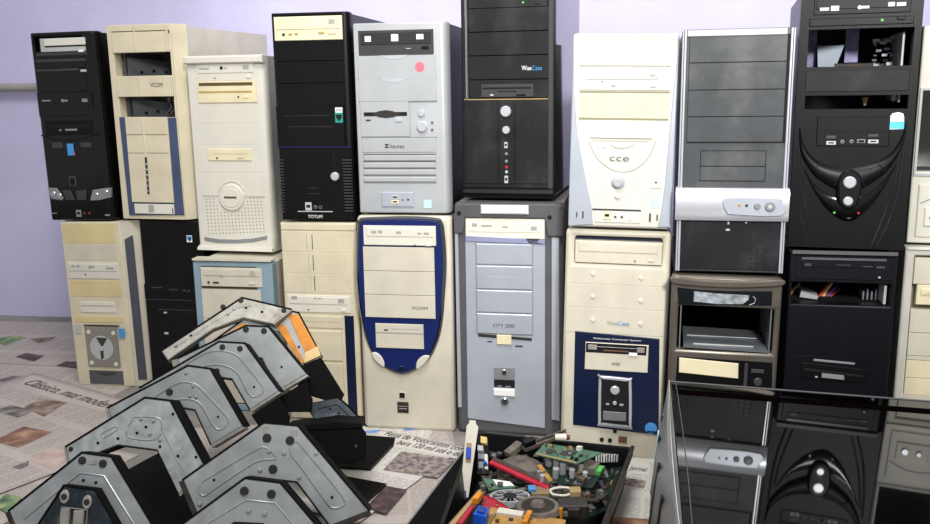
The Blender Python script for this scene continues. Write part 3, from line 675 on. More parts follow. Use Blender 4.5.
T.drive((67.4, 264, 121, 282.6), WHITE, tray=(69.5, 265.4, 118.4, 274.4), led=(86, 276.6, .6), logos=[(72, 267, 75.6, 269), (77, 267, 80.6, 269), (92, 268, 95.6, 270), (107, 269.6, 115, 272)], ink=INKG)
T.disc(90.6, 269.2, 1.4, INKG, 'printed_logo', -.0042, .001, 0)
T.plate((69.6, 282, 122.6, 301), YELLOW); d = T.plate((80.4, 303.6, 116.6, 316.6), OFFW, 'floppy_drive', -.002, .012, .0008); T.marks([(82.6, 308, 114, 309)], INKG, 'floppy_slot', -.0026, .001, d)
T.plate((74, 317.4, 125, 327), YELLOW, y=-.001)
fp = T.plate((84.8, 328, 120.4, 369.4), mat('smoked clear plastic', '#8a867d', .25, grime=.05), 'fan_plate', -.004, .008, .001)
T.marks([(84.6, 327.4, 119.6, 328.8)], DARK, 'joint', -.0042, .002)
T.disc(102.3, 349.6, 11.4, LTG, 'fan_window', -.0048, .003, .0006, fp); T.disc(102.3, 350, 2.2, LTG, 'fan_hub', -.0068, .004, .0006, fp)
for pts in ([(97, 339), (108, 340.4), (103, 349)], [(101, 351), (104, 351.4), (104.6, 359), (102, 360.6)]): T.poly(pts, DKGREY, 'fan_blade', -.0054, .001, 0, fp)
for q in ((89.6, 333.6), (114, 336), (92.8, 363), (116.4, 366)): T.disc(q[0], q[1], 1.9, OFFW, 'screw', -.006, .004, .0006, fp)
T.plate((88.8, 369.8, 123.4, 386.4), FRGREY, 'lower_vent', -.001, .006, .0006); T.poly([(96, 372.6), (116, 374.4), (115, 376), (104, 375.8)], DKGREY, 'vent_lip', -.002, .003, 0)
T.plate((118.6, 331.6, 126, 341.2), SKY, 'sticker', -.0045, .0008, 0); T.plate((74.8, 326.6, 82, 335.4), LTG, 'sticker', -.0016, .0006, 0)

# ---- L2: black tower
T = Tower('L2', 'plain black tower with a small light blue sticker, between yellowed and blue-framed towers', CASEB, bezel=BLACK, D=.40)
T.stack((141, 224, 204, 286), (246,), BLACK); T.stack((146, 303, 209, 384), (330,), BLACK)
T.drive((144.4, 287, 205, 302.6), BLACK, tray=(146, 288.4, 203, 296), logos=[(153, 289.6, 164, 290.8), (170, 291.4, 179, 292.6), (184, 291.6, 187, 293.6), (188.4, 292, 191.4, 294)], ink=DKGREY)
d = T.plate((157, 309, 199, 320), NAVYB, 'floppy_drive', -.002, .012, .0008)
T.marks([(159, 312, 196, 313)], DKGREY, 'floppy_slot', -.0026, .001, d); T.marks([(164.6, 314.6, 168, 316)], LTG, 'indicator_light', -.0026, .001, d)
T.marks([(165, 334.8, 169, 336.8)], LTG, 'power_light', -.0016, .001); T.marks([(149, 302.4, 194, 302.9)], MIDG, 'joint', -.0012, .001)
st = T.plate((187.8, 236, 194, 243.4), PURE, 'sticker', -.0014, .0006, 0); T.marks([(188.4, 236.8, 193.4, 240.6)], SKY, 'sticker_print', -.0018, .0003, st); T.marks([(190, 238.4, 192.4, 242)], INK, 'sticker_print', -.002, .0003, st)

# ---- L3: beige with blue grey frame
T = Tower('L3', 'beige tower with a blue-grey framed front, under the white tower', CASEW, bezel=BLUEGR, holes=[(200.6, 266, 264, 405)])
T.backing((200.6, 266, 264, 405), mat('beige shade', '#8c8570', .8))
T.plate((193, 258.8, 272.6, 261), BEIGE2, 'top_strip', -.004, .03, .002)
T.drive((201.2, 266.6, 263.6, 288), BEIGE2, tray=(203.6, 268, 261, 277), btn=(250, 282.6, 257, 285), logos=[(251.4, 271, 256.6, 276), (221, 274.4, 225, 276)], ink=mat('faint print', '#b7b09a', .6))
T.disc(210, 281.8, 1.1, INK, 'audio_jack', -.004, .003, 0); T.marks([(214.6, 281.4, 220.4, 283)], INK, 'volume_wheel', -.0035, .001)
T.stack((201.8, 288.4, 267.6, 404), (318, 348), BEIGE2)

# ---- L4: beige with slits
T = Tower('L4', 'beige tower with vertical slits and a navy lower strip, bottom row', CASEW, bezel=BEIGE)
T.plate((280.8, 223.4, 355.4, 230.6), BEIGE, 'top_strip', -.002, .012, .001)
cv = T.stack((281.6, 231.2, 356, 294), (252.2, 273.6), BEIGE)
for c_, (l, t0, t1), (sx, s0, s1) in zip(cv, ((282, 233, 251), (284, 254, 272), (286, 275.4, 292)), ((312.6, 234.6, 249.6), (313.6, 255.6, 271), (315, 276.6, 291.4))):
    T.marks([(sx-.5, s0, sx+.9, s1)], DKGREY, 'vent_slit', -.0011, .001, c_)
    T.marks([(l+25, t0+1, l+25.5, t1-1), (l+62, t0+3, l+62.4, t1-2)], mat('fine joint', '#938a70', .8), 'joint', -.0009, .0006, c_)
T.drive((287, 295, 351.6, 313.6), OFFW, tray=(289.6, 296.6, 349, 305), btn=(342, 309, 347, 312), led=(309, 310, .7), logos=[(292, 296.4, 298, 299.6), (315, 297.4, 317, 299.4), (318.4, 298, 322, 299.2), (338.6, 298.8, 345, 303)])
T.plate((344.6, 315.6, 358, 420), NAVY2, 'navy_strip', -.002, .01, .001)
T.plate((288.6, 315.6, 343.4, 329), BEIGE, 'floppy_panel', -.002, .01, .001); T.marks([(300, 321.6, 341, 322.4)], mat('fine joint', '#938a70', .8), 'floppy_slot', -.0025, .001)
T.plate((296.6, 330.4, 343.6, 361), BEIGE, 'lower_panel', -.004, .01, .001); T.plate((297.6, 362, 346, 419), BEIGE, 'lower_panel', -.004, .01, .001)

# ---- L5: white tower with blue oval
T = Tower('L5', 'off-white tower with a chrome-rimmed royal blue oval front, bottom row centre', CASEW, bezel=BEIGE2, round_=.008)
ov = [(366, 217.6), (400, 216.4), (434, 217.2), (441.6, 221), (444.2, 233), (446.2, 262), (444.6, 296), (442.6, 320), (438.6, 338.6), (430.4, 356.4), (418.6, 367.4), (402.8, 373.2), (387, 367.6), (375.4, 357), (366.4, 339.4), (362, 321), (358.6, 300), (356.8, 276), (356.8, 250), (357.8, 226), (360, 219.4)]
T.poly(ov, mat('dark chrome', '#9a9ca2', .12, metal=1, grime=.05), 'chrome_rim', -.005, .012, .0035, curve=4)
cx_, cy_ = 401, 292
iv = [(cx_+(x-cx_)*.93, cy_+(y-cy_)*.962) for x, y in ov]
bl = T.poly(iv, mat('royal blue plastic', '#13235f', .35), 'blue_panel', -.006, .012, .001, curve=4)
T.drive((364.6, 224.6, 436.4, 244.4), OFFW, tray=(368, 227, 433.6, 235.6), btn=(425.6, 241, 431.8, 244.6), led=(415.4, 243.4, .7), logos=[(373, 229.6, 378, 232), (379.6, 229.2, 383.6, 232), (397, 230, 402, 232.4), (418, 231, 422, 233), (424, 231, 429.4, 233)], y=-.010)
T.stack((364.2, 245, 436.4, 316.4), (268.4, 291.4), BEIGE2, y=-.0095, c=.0006)
T.text('VCOM', (412.4, 303.6, 428.4, 306.8), INK, -.0105)
d = T.plate((376, 320, 424.8, 346.6), BEIGE2, 'floppy_drive', -.010, .012, .001); T.marks([(377, 329.6, 424, 330.2), (391, 325.6, 421, 326.4)], INKG, 'floppy_slot', -.0105, .001, d); T.marks([(385, 326, 389, 327.4)], INK, 'indicator_light', -.0105, .001, d)
T.poly([(372.6, 350), (377, 349.4), (382, 353.6), (384.8, 360), (384, 364.4), (378.6, 360.4), (374, 355.6)], WHITE, 'oval_button', -.009, .008, .002, curve=3)
T.poly([(429.8, 353.6), (424, 353), (418.4, 357.4), (416.6, 363), (417.6, 367), (423.6, 363), (428, 358)], WHITE, 'oval_button', -.009, .008, .002, curve=3)
T.disc(401.4, 366.6, 3.4, NAVY2, 'round_key', -.008, .006, .001)
p_ = T.plate((398.6, 390.4, 405.4, 397.2), OFFW, 'square_port', -.002, .004, .0006); T.marks([(399.4, 391, 404.8, 396.6)], DARK, 'socket', -.0026, .001, p_)
p_ = T.plate((396.8, 400.4, 408.8, 412.6), RUST, 'usb_panel', -.0015, .004, .0004); T.marks([(398, 404.6, 407.6, 405.6), (399, 407, 407, 408.2)], LTG, 'usb_tongue', -.002, .001, p_)

# ---- L6: grey tower with silver centre
T = Tower('L6', 'large grey tower with a silver centre panel and a white top handle, bottom row', CASEG, bezel=FRGREY, round_=.008)
T.poly([(454.4, 216), (463, 204), (557, 203.4), (564.6, 213), (564, 236), (549, 236), (546, 218), (466, 218), (464, 234), (455, 234)], FRGREY, 'shoulder', -.008, .012, .002)
T.plate((482.4, 204.4, 530.4, 213.8), PURE, 'carry_handle', -.016, .014, .003)
for q in ((460, 213.4), (551, 216.6)): T.disc(q[0], q[1], 2.2, DARK, 'corner_bolt', -.0095, .004, .0006)
T.poly([(455.2, 233.4), (458.4, 233.4), (461.4, 409), (457.6, 409)], SILVERB, 'side_strip', -.004, .008, .0012); T.poly([(552.4, 237), (560, 237.4), (558.4, 419), (550.6, 418)], SILVERB, 'side_strip', -.004, .008, .0012)
T.poly([(465.8, 242), (546, 243.4), (544, 426.6), (467.4, 419.6)], SILVERB, 'silver_panel', -.004, .01, .001)
d = T.drive((466, 218.6, 545.8, 239), mat('drive cream white', '#e9e6d4', .45), tray=(470, 222, 541.6, 232.6), logos=[(473, 223.6, 478.4, 227), (482, 225, 493, 227), (503.6, 226, 509, 228), (532, 226, 538, 230)], y=-.005)
T.poly([(466.2, 236.4), (527, 238.8), (531, 243.2), (537, 243.2), (540.6, 239), (546, 239.2), (546, 244), (466.2, 242)], mat('lavender trim', '#8f93b3', .4), 'drive_trim', -.0062, .004, .0006)
T.marks([(476, 243, 533.4, 335.6)], MIDG, 'cover_recess', -.0043, .001)
T.stack((476.2, 243.4, 533.2, 335.4), (265.6, 290, 313.4), SILVERB, y=-.0065, gap=.0011, c=.002)
T.marks([(487, 277, 521, 278)], LTG, 'embossed_line', -.0068, .001); T.text('CITY 2000', (493.4, 324, 515, 327.6), DKGREY, -.007); T.marks([(489.4, 328.6, 519.4, 329)], INKG, 'printed_line', -.0068, .0006)
T.poly([(478.4, 334.8), (532, 337.8), (532, 340.2), (478.4, 337.4)], mat('dark slot brown', '#2c2722', .6), 'floppy_slot', -.0056, .002, 0); T.plate((497, 335, 512, 344.8), CREAM, 'floppy_shutter', -.008, .006, .001)
T.marks([(487.6, 341.8, 492.4, 343), (515.4, 345.4, 522.8, 347)], DKGREY, 'printed_logo', -.0046, .001)
p_ = T.plate((493.6, 367.4, 514.8, 379.4), MIDG, 'port_panel', -.0055, .006, .0006); T.disc(504.4, 372, 2.6, CHROME, 'key_lock', -.009, .006, .001, p_)
T.plate((493.8, 379.6, 514.8, 388), DARK, 'port_opening', -.0046, .004, 0); T.marks([(497.4, 385.6, 502, 387), (505.4, 385.8, 510.4, 387.2)], MIDG, 'usb_tongue', -.005, .001); T.plate((493.4, 388.2, 515, 396.2), PURE, 'port_flap', -.009, .01, .002)
T.disc(504.6, 401, 4.2, CHROME, 'power_button', -.010, .01, .002)

# ---- L7: beige tower with navy panel
T = Tower('L7', 'beige tower with a navy lower panel and a chrome-framed display', CASEW, D=.40, bezel=BEIGE2, holes=[(577, 236.4, 661.6, 269)], round_=.006)
T.backing((577, 236.4, 661.6, 269), NAVY2)
d = T.drive((577.2, 241, 661.6, 268.4), BEIGE2, tray=(580.6, 243, 658.4, 256), btn=(648.4, 261.8, 654.4, 264.4), led=(635.6, 263.4, .8))
T.stack((568.6, 269, 660, 341.4), (287, 311.4), BEIGE2)
for q in ((594, 276.8), (640.8, 281), (593.2, 300.6), (639.4, 304.6), (592.6, 324.6), (638.2, 328.2)): T.disc(q[0], q[1], 2, OFFW, 'dimple', -.0032, .003, .0008)
T.text('Wise', (606.4, 325.2, 616.2, 329.6), INKG, -.0026); T.text('Case', (616.8, 325.4, 627.4, 330.4), SKY, -.0026)
nv = T.poly([(575.4, 336), (655.6, 343.2), (650.4, 435.6), (571.6, 427.4)], NAVY2, 'navy_panel', -.003, .008, .001)
T.text('Multimedia Computer System', (593, 341.8, 638, 346), PURE, -.0042, parent=nv)
fd = T.plate((585, 346.2, 643, 376.4), BEIGE2, 'floppy_drive', -.006, .01, .001); T.marks([(585.8, 347, 642.4, 359)], DARK, 'floppy_opening', -.0064, .001, fd)
T.plate((591, 350, 637, 353), STEEL, 'floppy_mechanism', -.0076, .003, .0005, fd); T.plate((602, 353.6, 626, 356.4), BROWN, 'floppy_mechanism', -.0076, .003, .0005, fd)
T.plate((587.4, 348.4, 596, 354), GALVD, 'floppy_mechanism', -.008, .003, .0005, fd); T.plate((634, 351, 641, 356.6), GALVD, 'floppy_mechanism', -.008, .003, .0005, fd); T.plate((626, 356, 634, 360), PURE, 'eject_button', -.0085, .003, .0005, fd)
T.text('elp', (609.8, 365.4, 617.6, 369.8), DKGREY, -.0066, parent=fd)
fr = [(597, 381), (599, 379.6), (625, 381.8), (627.6, 384), (626, 426), (623.6, 428.2), (597.6, 426), (595.2, 423.4)]
cf = T.poly(fr, SILVERL, 'display_frame', -.008, .01, .0015, nv, curve=3); T.poly([(611.4+(x-611.4)*.83, 404+(y-404)*.89) for x, y in fr], DARK, 'display_face', -.0086, .004, 0, nv, curve=3)
T.disc(611.8, 392.6, 4.4, SILVERL, 'power_button', -.013, .01, .002, nv); T.disc(611.2, 404.8, 1.9, SILVERL, 'reset_button', -.0115, .006, .0006, nv); T.marks([(603, 405, 606, 407), (615.6, 405.4, 619, 407.6)], INKG, 'display_mark', -.009, .001, nv)
T.plate((600, 412.6, 621, 422.4), mat('lcd grey', '#77797a', .25), 'lcd_window', -.0092, .002, .0005, nv)
st = T.disc(643.6, 429, 5.6, SKY, 'sticker', -.0036, .001, 0, nv); T.marks([(640, 431.4, 647.6, 433.4)], NAVY, 'sticker_print', -.004, .0004, st)
T.disc(610.4, 433, 1.8, DARK, 'screw', -.002, .003, 0); T.disc(598, 441, 2, DARK, 'audio_jack', -.002, .003, 0); T.disc(605.4, 441.6, 2, DARK, 'audio_jack', -.002, .003, 0); T.plate((613.4, 437.4, 621, 444), BROWN, 'usb_port', -.002, .004, .0004)

# ---- L8: grey framed tower with open bay
T = Tower('L8', 'warm grey framed tower with a wide empty drive bay, bottom row', CASEB, bezel=WARMS, holes=[(679.6, 303.6, 772.6, 353.4)], open_front=True, round_=.006)
T.poly([(674.6, 274), (700, 276.8), (730, 278), (760, 277.8), (785, 276.8), (784.6, 283), (760, 285), (730, 285.4), (700, 284), (674.4, 281)], WARMS, 'top_brow', -.006, .01, .0025, curve=3)
tp = T.poly([(678.8, 285.4), (700, 287.6), (730, 289), (774.6, 289), (773.4, 304), (679.4, 302.6)], NAVYB, 'bay_cover', -.001, .01, .0008)
T.poly([(695.6, 289.2), (720, 291.4), (751, 293), (750, 298), (744, 302), (720, 302), (695, 299.6)], mat('torn label', '#9aa2a8', .6, grime=.3, scale=90), 'label_residue', -.0016, .0006, 0, tp)
T.line([(755, 294), (757.6, 297), (756, 301), (751, 303)], LTG, 'label_curl', .0007, -.0014, tp)
a, c, e, g_ = T.R(679.6, 303.6, 772.6, 353.4)
b = MB(); b.loft([[(a+.012, .002, e+.004), (c-.006, .002, e+.002), (c-.010, .13, e+.006), (a+.014, .13, e+.008)], [(a+.012, .002, e+.0055), (c-.006, .002, e+.0035), (c-.010, .13, e+.0075), (a+.014, .13, e+.0095)]]); sh = b.build('drive_shelf', STEEL, T.o)
b = MB(); b.box(a+.03, c-.03, .02, .022, e+.0055, e+.0075); b.box(a+.02, c-.02, .07, .072, e+.0075, e+.009); b.build('shelf_ridges', LTG, sh)
for sx in (a+.004, c-.006):
    b = MB(); b.box(sx, sx+.002, .006, .16, e, g_); pl = b.build('perforated_side', STEEL, T.o); b = MB()
    for i in range(4):
        for j in range(5): b.box(sx-.0006, sx+.0026, .012+i*.022, .022+i*.022, e+.004+j*.009, e+.008+j*.009)
    b.build('punched_slots', DARK, pl)['kind'] = 'stuff'
lo = T.poly([(677.6, 355.4), (772.8, 361.4), (768, 474), (666, 468)], BLACK, 'lower_panel', -.001, .01, .0008)
T.poly([(679.2, 356.6), (738.6, 362.4), (737.8, 377.6), (678.6, 371.6)], CREAM, 'bay_cover', -.003, .008, .001)
T.plate((751, 367.6, 764, 372.4), DKGREY, 'badge_plate', -.0035, .004, .0005); T.disc(757.4, 380.6, 4.4, DKGREY, 'power_button', -.006, .008, .0015); T.marks([(745, 362, 745.8, 390)], DKGREY, 'joint', -.0016, .001)

# ---- L9: blue-black tower with cables showing
T = Tower('L9', 'blue-black tower with coloured cables showing in its open bay, bottom row', CASEB, bezel=NAVYB, holes=[(792, 279.6, 889.6, 306.4)], open_front=True)
T.plate((791.4, 250.6, 897.4, 256.4), BLACK, 'top_rail', -.005, .012, .0015); T.marks([(792, 250.6, 897, 251.6)], FRGREY, 'edge_glint', -.0054, .0006)
d = T.drive((795.6, 256.6, 890, 280.6), NAVYB, tray=(801, 258.6, 886, 268), btn=(876, 274.6, 881.6, 278), logos=[(804.4, 260.6, 811, 263.8), (836.4, 262.6, 850, 264), (862.6, 264.6, 872, 266.2), (876, 265, 884, 267.6)], ink=DKGREY)
T.marks([(801.4, 256.8, 886, 258.2)], mat('tray glint', '#55575e', .3), 'tray_highlight', -.0042, .001, d); T.marks([(877.6, 275.4, 879.8, 277)], LTG, 'indicator_light', -.0045, .001, d)  # highlight on the tray's upper edge, painted as a paler line
T.stack((790.6, 303.6, 886, 398), (328.6, 353.4), NAVYB)
T.poly([(814.4, 357.6), (855.6, 361.6), (855.4, 363.6), (814, 359.6)], MIDG, 'bright_strip', -.002, .002, .0003)
d = T.poly([(801.4, 361), (866.6, 368.4), (866, 381.6), (801, 377.4)], BLACK, 'floppy_drive', -.003, .01, .001); T.poly([(805.4, 366.4), (864, 374), (863.6, 376), (805, 369)], DARK, 'floppy_slot', -.0036, .001, 0, d)
T.poly([(822.4, 371.6), (844.4, 374), (844.8, 378.4), (822, 376)], MIDG, 'floppy_shutter', -.0045, .003, .0004, d); T.marks([(815.6, 374.6, 818, 376)], LTG, 'indicator_light', -.004, .001, d)
a, c, e, g_ = T.R(792, 279.6, 889.6, 306.4)
b = MB(); b.box(a, c, .012, .3, e-.004, e-.002); b.build('bay_floor', DARK, T.o)
b = MB(); b.loft([[(a+.022, .05, e+.001), (a+.05, .04, e), (a+.052, .04, e+.006), (a+.024, .05, e+.012)], [(a+.024, .09, e+.001), (a+.052, .09, e), (a+.054, .09, e+.006), (a+.026, .09, e+.012)]]); b.build('ribbon_cable', LTG, T.o)
for k, (xx, mm, hh) in enumerate(((.066, RED, .018), (.070, ORANGE, .020), (.074, CREAM, .022), (.078, RED, .012), (.082, BLUEP, .014), (.086, RED, .010), (.012, ORANGE, .014), (.016, TAN, .016))):
    b = MB(); b.tube(smooth_curve([(a+xx-.008, .07, e-.001), (a+xx, .075, e+hh*.6), (a+xx+.010, .09, e+hh), (a+xx+.016, .13, e+hh*.7)], 4), .0018); b.build('power_cable', mm, T.o, True)
b = MB(); b.box(c-.008, c-.004, .012, .05, e+.002, g_-.004); b.build('side_bracket', LTG, T.o)
b = MB(); [b.box(c-.034+.007*k, c-.031+.007*k, .05, .08, e, e+.016+.004*(k % 2)) for k in range(4)]; b.build('board_components', STEEL, T.o)['kind'] = 'stuff'

# ---- L10: cream tower at right edge
T = Tower('L10', 'cream tower with light grey frame, cut by the right edge, bottom row', CASEW, bezel=mat('pale grey plastic', '#cfccc2', .45), holes=[(915, 252, 1001, 400)])
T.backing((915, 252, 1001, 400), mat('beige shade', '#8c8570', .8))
T.plate((907, 244, 1009, 250), WHITE, 'top_strip', -.004, .02, .002)
T.stack((915, 254, 996, 470), (281.4, 307, 331, 354.6, 359, 377, 394.6), [BEIGE2, None, BEIGE2, BEIGE2, BEIGE2, CREAM, CREAM, BEIGE2]); d = T.plate((917, 281.6, 1000, 306.6), CREAM, 'floppy_drive', -.002, .012, .001); T.plate((920.6, 285.6, 996, 296), CREAM, 'disc_tray', -.004, .006, .0008, d); T.marks([(925, 290, 940, 291)], INKG, 'printed_logo', -.0045, .0006, d)


# ================================================================== flat things that lean or lie: measured on their own plane
class Panel(Tower):
    """an object whose pieces lie on one plane: local x right, z up the plane, y into it"""
    def __init__(s, name, label, cat, o, ex, ez, group=None):
        ex, ez = Vector(ex).normalized(), Vector(ez); ez = (ez - ex*ez.dot(ex)).normalized(); y = ez.cross(ex)
        s.org = np.array(o, float); s.ax = [np.array(v) for v in (ex, y, ez)]
        m = Matrix.Identity(4)
        for i in range(3): m[i][0], m[i][1], m[i][2], m[i][3] = ex[i], y[i], ez[i], o[i]
        s.o = empty(name, label, cat, (0, 0, 0), None, group); s.o.matrix_world = m
    def P(s, px, py):
        p = at_plane(px, py, s.org, s.ax[1]) - s.org
        return (float(p@s.ax[0]), float(p@s.ax[2]))
    def loc(s, p):
        d = np.array(p)-s.org; return tuple(float(d@a) for a in s.ax)

# ------------------------------------------------------------------ newspapers on the floor
def paper_material(name, col):
    m = mat(name, col, .8, grime=.05, scale=5); nt = m.node_tree; n = nt.nodes; L = nt.links
    b = n['Principled BSDF']; src = b.inputs['Base Color'].links[0].from_socket
    uv = n.new('ShaderNodeUVMap'); sp = n.new('ShaderNodeSeparateXYZ'); L.new(uv.outputs[0], sp.inputs[0])
    def fr(sock, per, lo, hi):
        a = n.new('ShaderNodeMath'); a.operation = 'DIVIDE'; L.new(sock, a.inputs[0]); a.inputs[1].default_value = per
        f = n.new('ShaderNodeMath'); f.operation = 'FRACT'; L.new(a.outputs[0], f.inputs[0])
        g = n.new('ShaderNodeMath'); g.operation = 'GREATER_THAN'; L.new(f.outputs[0], g.inputs[0]); g.inputs[1].default_value = lo
        h = n.new('ShaderNodeMath'); h.operation = 'LESS_THAN'; L.new(f.outputs[0], h.inputs[0]); h.inputs[1].default_value = hi
        k = n.new('ShaderNodeMath'); k.operation = 'MULTIPLY'; L.new(g.outputs[0], k.inputs[0]); L.new(h.outputs[0], k.inputs[1]); return k.outputs[0]
    def mul(a, c):
        k = n.new('ShaderNodeMath'); k.operation = 'MULTIPLY'; L.new(a, k.inputs[0])
        if isinstance(c, float): k.inputs[1].default_value = c
        else: L.new(c, k.inputs[1])
        return k.outputs[0]
    lines = mul(fr(sp.outputs[1], .0042, .25, .75), fr(sp.outputs[0], .05, .06, .94))
    w = n.new('ShaderNodeTexNoise'); w.inputs['Scale'].default_value = 1; mp = n.new('ShaderNodeMapping'); mp.inputs['Scale'].default_value = (160, 240, 1)
    L.new(uv.outputs[0], mp.inputs[0]); L.new(mp.outputs[0], w.inputs['Vector'])
    g = n.new('ShaderNodeMath'); g.operation = 'GREATER_THAN'; g.inputs[1].default_value = .45; L.new(w.outputs['Fac'], g.inputs[0])
    blk = fr(sp.outputs[1], .155, .14, .97)
    fac = mul(mul(mul(lines, g.outputs[0]), blk), .42)
    mx = n.new('ShaderNodeMix'); mx.data_type = 'RGBA'; L.new(fac, mx.inputs[0]); L.new(src, mx.inputs[6]); mx.inputs[7].default_value = (*lin('#4a4644'), 1)
    L.new(mx.outputs[2], b.inputs['Base Color']); return m
PAPER = paper_material('newsprint', '#c0b6af'); PAPER2 = paper_material('brighter newsprint', '#d9d4cd')
def photo_mat(name, cols, scale=45):
    m = bpy.data.materials.new(name); m.use_nodes = True; n = m.node_tree.nodes; L = m.node_tree.links
    tc = n.new('ShaderNodeTexCoord'); no = n.new('ShaderNodeTexNoise'); no.inputs['Scale'].default_value = scale; no.inputs['Detail'].default_value = 4
    r = n.new('ShaderNodeValToRGB'); r.color_ramp.interpolation = 'LINEAR'
    el = r.color_ramp.elements
    for k, c in enumerate(cols):
        p = .3+.4*k/(len(cols)-1)
        e = el[k] if k < 2 else el.new(p)
        e.position = p; e.color = (*lin(c), 1)
    L.new(tc.outputs['Object'], no.inputs['Vector']); L.new(no.outputs['Fac'], r.inputs[0]); L.new(r.outputs[0], n['Principled BSDF'].inputs['Base Color'])
    n['Principled BSDF'].inputs['Roughness'].default_value = .6; return m
PH = [photo_mat('brown photo', ['#54453c', '#8a7464', '#b0a090'], 30), photo_mat('green photo', ['#3c5548', '#6f8c62', '#b4b480'], 30),
      photo_mat('crowd photo', ['#4a4248', '#756a70', '#a0948c', '#b8a888'], 90), photo_mat('orange photo', ['#6a4532', '#8f6a55', '#c09878'], 25),
      photo_mat('pink photo', ['#b09488', '#c8b0a4', '#d0c0b6'], 20), photo_mat('dark red photo', ['#33292b', '#4a3a3e', '#75585c'], 50), photo_mat('grey photo', ['#484443', '#77706c', '#a49c96'], 30)]
class Paper:
    """a sheet of newspaper: origin o, width vector a, height vector b (down the page), gently rumpled"""
    def __init__(s, label, o, a, b, z, material=PAPER, amp=.0016, seed=0, curl=0.0, lift=None):
        s.o_, s.a, s.b = np.array(o, float), np.array(a, float), np.array(b, float); s.z, s.amp, s.seed, s.curl, s.lift = z, amp, seed, curl, lift
        s.lw, s.lh = np.linalg.norm(a), np.linalg.norm(b)
        s.root = empty('newspaper', label, 'newspaper', (o[0], o[1], z), None, 'newspapers spread on the floor'); s.base = np.array([o[0], o[1], z])
        s.sheet(0, 1, 0, 1, material, 'paper_sheet', 0, 28)
    def pt(s, u, v, dz=0):
        p = s.o_+s.a*u+s.b*v; q = s.seed
        h = s.amp*(1+.5*math.sin(7*p[0]+q)+.5*math.sin(9*p[1]+2*q)+.35*math.sin(23*p[0]-17*p[1]+q))
        if s.curl: h += s.curl*max(0, (abs(u-.5)-.38)/.12)**2
        return np.array([p[0], p[1], s.z+h+dz])-s.base
    def sheet(s, u0, u1, v0, v1, material, name, dz, n, quad=None):
        vs, fs, uvs = [], [], []
        for j in range(n+1):
            for i in range(n+1):
                U, V = i/n, j/n
                if quad is not None: u, v = (1-V)*((1-U)*quad[0]+U*quad[1])+V*((1-U)*quad[3]+U*quad[2])
                else: u, v = u0+(u1-u0)*U, v0+(v1-v0)*V
                vs.append(tuple(s.pt(u, v, dz))); uvs.append((u*s.lw, v*s.lh))
        for j in range(n):
            for i in range(n): k = j*(n+1)+i; fs.append((k, k+n+1, k+n+2, k+1))
        me = bpy.data.meshes.new(name); me.from_pydata(vs, [], fs); me.materials.append(material)
        ul = me.uv_layers.new(name='UVMap')
        for lp in me.loops: ul.data[lp.index].uv = uvs[lp.vertex_index]
        me.shade_smooth(); o = bpy.data.objects.new(name, me); COL.objects.link(o); o.parent = s.root
        if name == 'paper_sheet':
            md = o.modifiers.new('Solidify', 'SOLIDIFY'); md.thickness = .0004; md.offset = -1
        return o
    def uv(s, px, py):
        p = at_z(px, py, s.z+s.amp)[:2]-s.o_[:2]
        A = np.array([[s.a[0], s.b[0]], [s.a[1], s.b[1]]]); return np.linalg.solve(A, p)
    def photo(s, pts, material): s.sheet(0, 1, 0, 1, material, 'printed_photo', .0004, 5, [s.uv(*p) for p in pts])
    def text(s, txt, p0, p1, hpx, material=INK, shear=.2):
        """lettering along p0 -> p1 (pixels), cap height hpx at p0 measured up the page"""
        a, b = s.uv(*p0), s.uv(*p1); v, f = text_mesh(txt, shear, -.004); V = np.array(v); mn, mx = V.min(0), V.max(0)
        A = s.a[:2]*a[0]+s.b[:2]*a[1]; B = s.a[:2]*b[0]+s.b[:2]*b[1]; L = np.linalg.norm(B-A)
        c = s.uv(p0[0]+2, p0[1]-hpx); up = np.array(c)-np.array(a); mB = MB(); bl = 0.0
        dx = (np.array(b)-np.array(a)); perp_m = s.a[:2]*up[0]+s.b[:2]*up[1]; dirm = (B-A)/L; nm = np.array([-dirm[1], dirm[0]]); hh = abs(perp_m@nm)
        M2 = np.array([[s.a[0], s.b[0]], [s.a[1], s.b[1]]])
        for q in v:
            w = A + dirm*((q[0]-mn[0])/(mx[0]-mn[0])*L) + nm*(q[1]/.7*hh)
            u_ = np.linalg.solve(M2, w); mB.v.append(tuple(s.pt(u_[0], u_[1], .0014)))
        mB.f = f; mB.build('headline', material, s.root)
def rectpaper(label, c, ang, w, h, z, **k):
    ang = math.radians(ang); ex = np.array([math.cos(ang), math.sin(ang), 0]); ey = np.array([math.sin(ang), -math.cos(ang), 0])
    o = np.array([c[0], c[1], 0])-ex*w/2-ey*h/2
    return Paper(label, o, ex*w, ey*h, z, **k)
pa = rectpaper('worn newspaper sheet on the floor against the wall, far left', (-1.30, .70, 0), -8, .62, .60, .0002, seed=1, amp=.0005)
for pts, k in (([(-8, 339), (14, 335.6), (27, 337.6), (4, 346)], 1), ([(30, 339), (56, 336.6), (50, 341), (38, 343.6)], 0)): pa.photo(pts, PH[k])
pa2 = rectpaper('newspaper sheet with small brown pictures beside the yellowed tower', (-1.16, .26, 0), -12, .60, .56, .0006, seed=4, amp=.0006)
for pts, k in (([(16, 357), (26, 353.4), (44, 356), (34, 361.6)], 5), ([(56, 366), (66, 361.6), (80, 362), (78, 369)], 5), ([(-4, 381), (14, 375.6), (27, 377.6), (8, 384.6)], 6)): pa2.photo(pts, PH[k])
rectpaper('plain newspaper sheet at the lower left edge, under the headline page', (-1.05, -.20, 0), -25, .60, .56, .0012, seed=9, amp=.0006)
o_ = at_z(35, 373.4, .004); e_ = at_z(140, 404, .004); d_ = (e_-o_)/np.linalg.norm(e_-o_); pe = np.array([d_[1], -d_[0], 0])
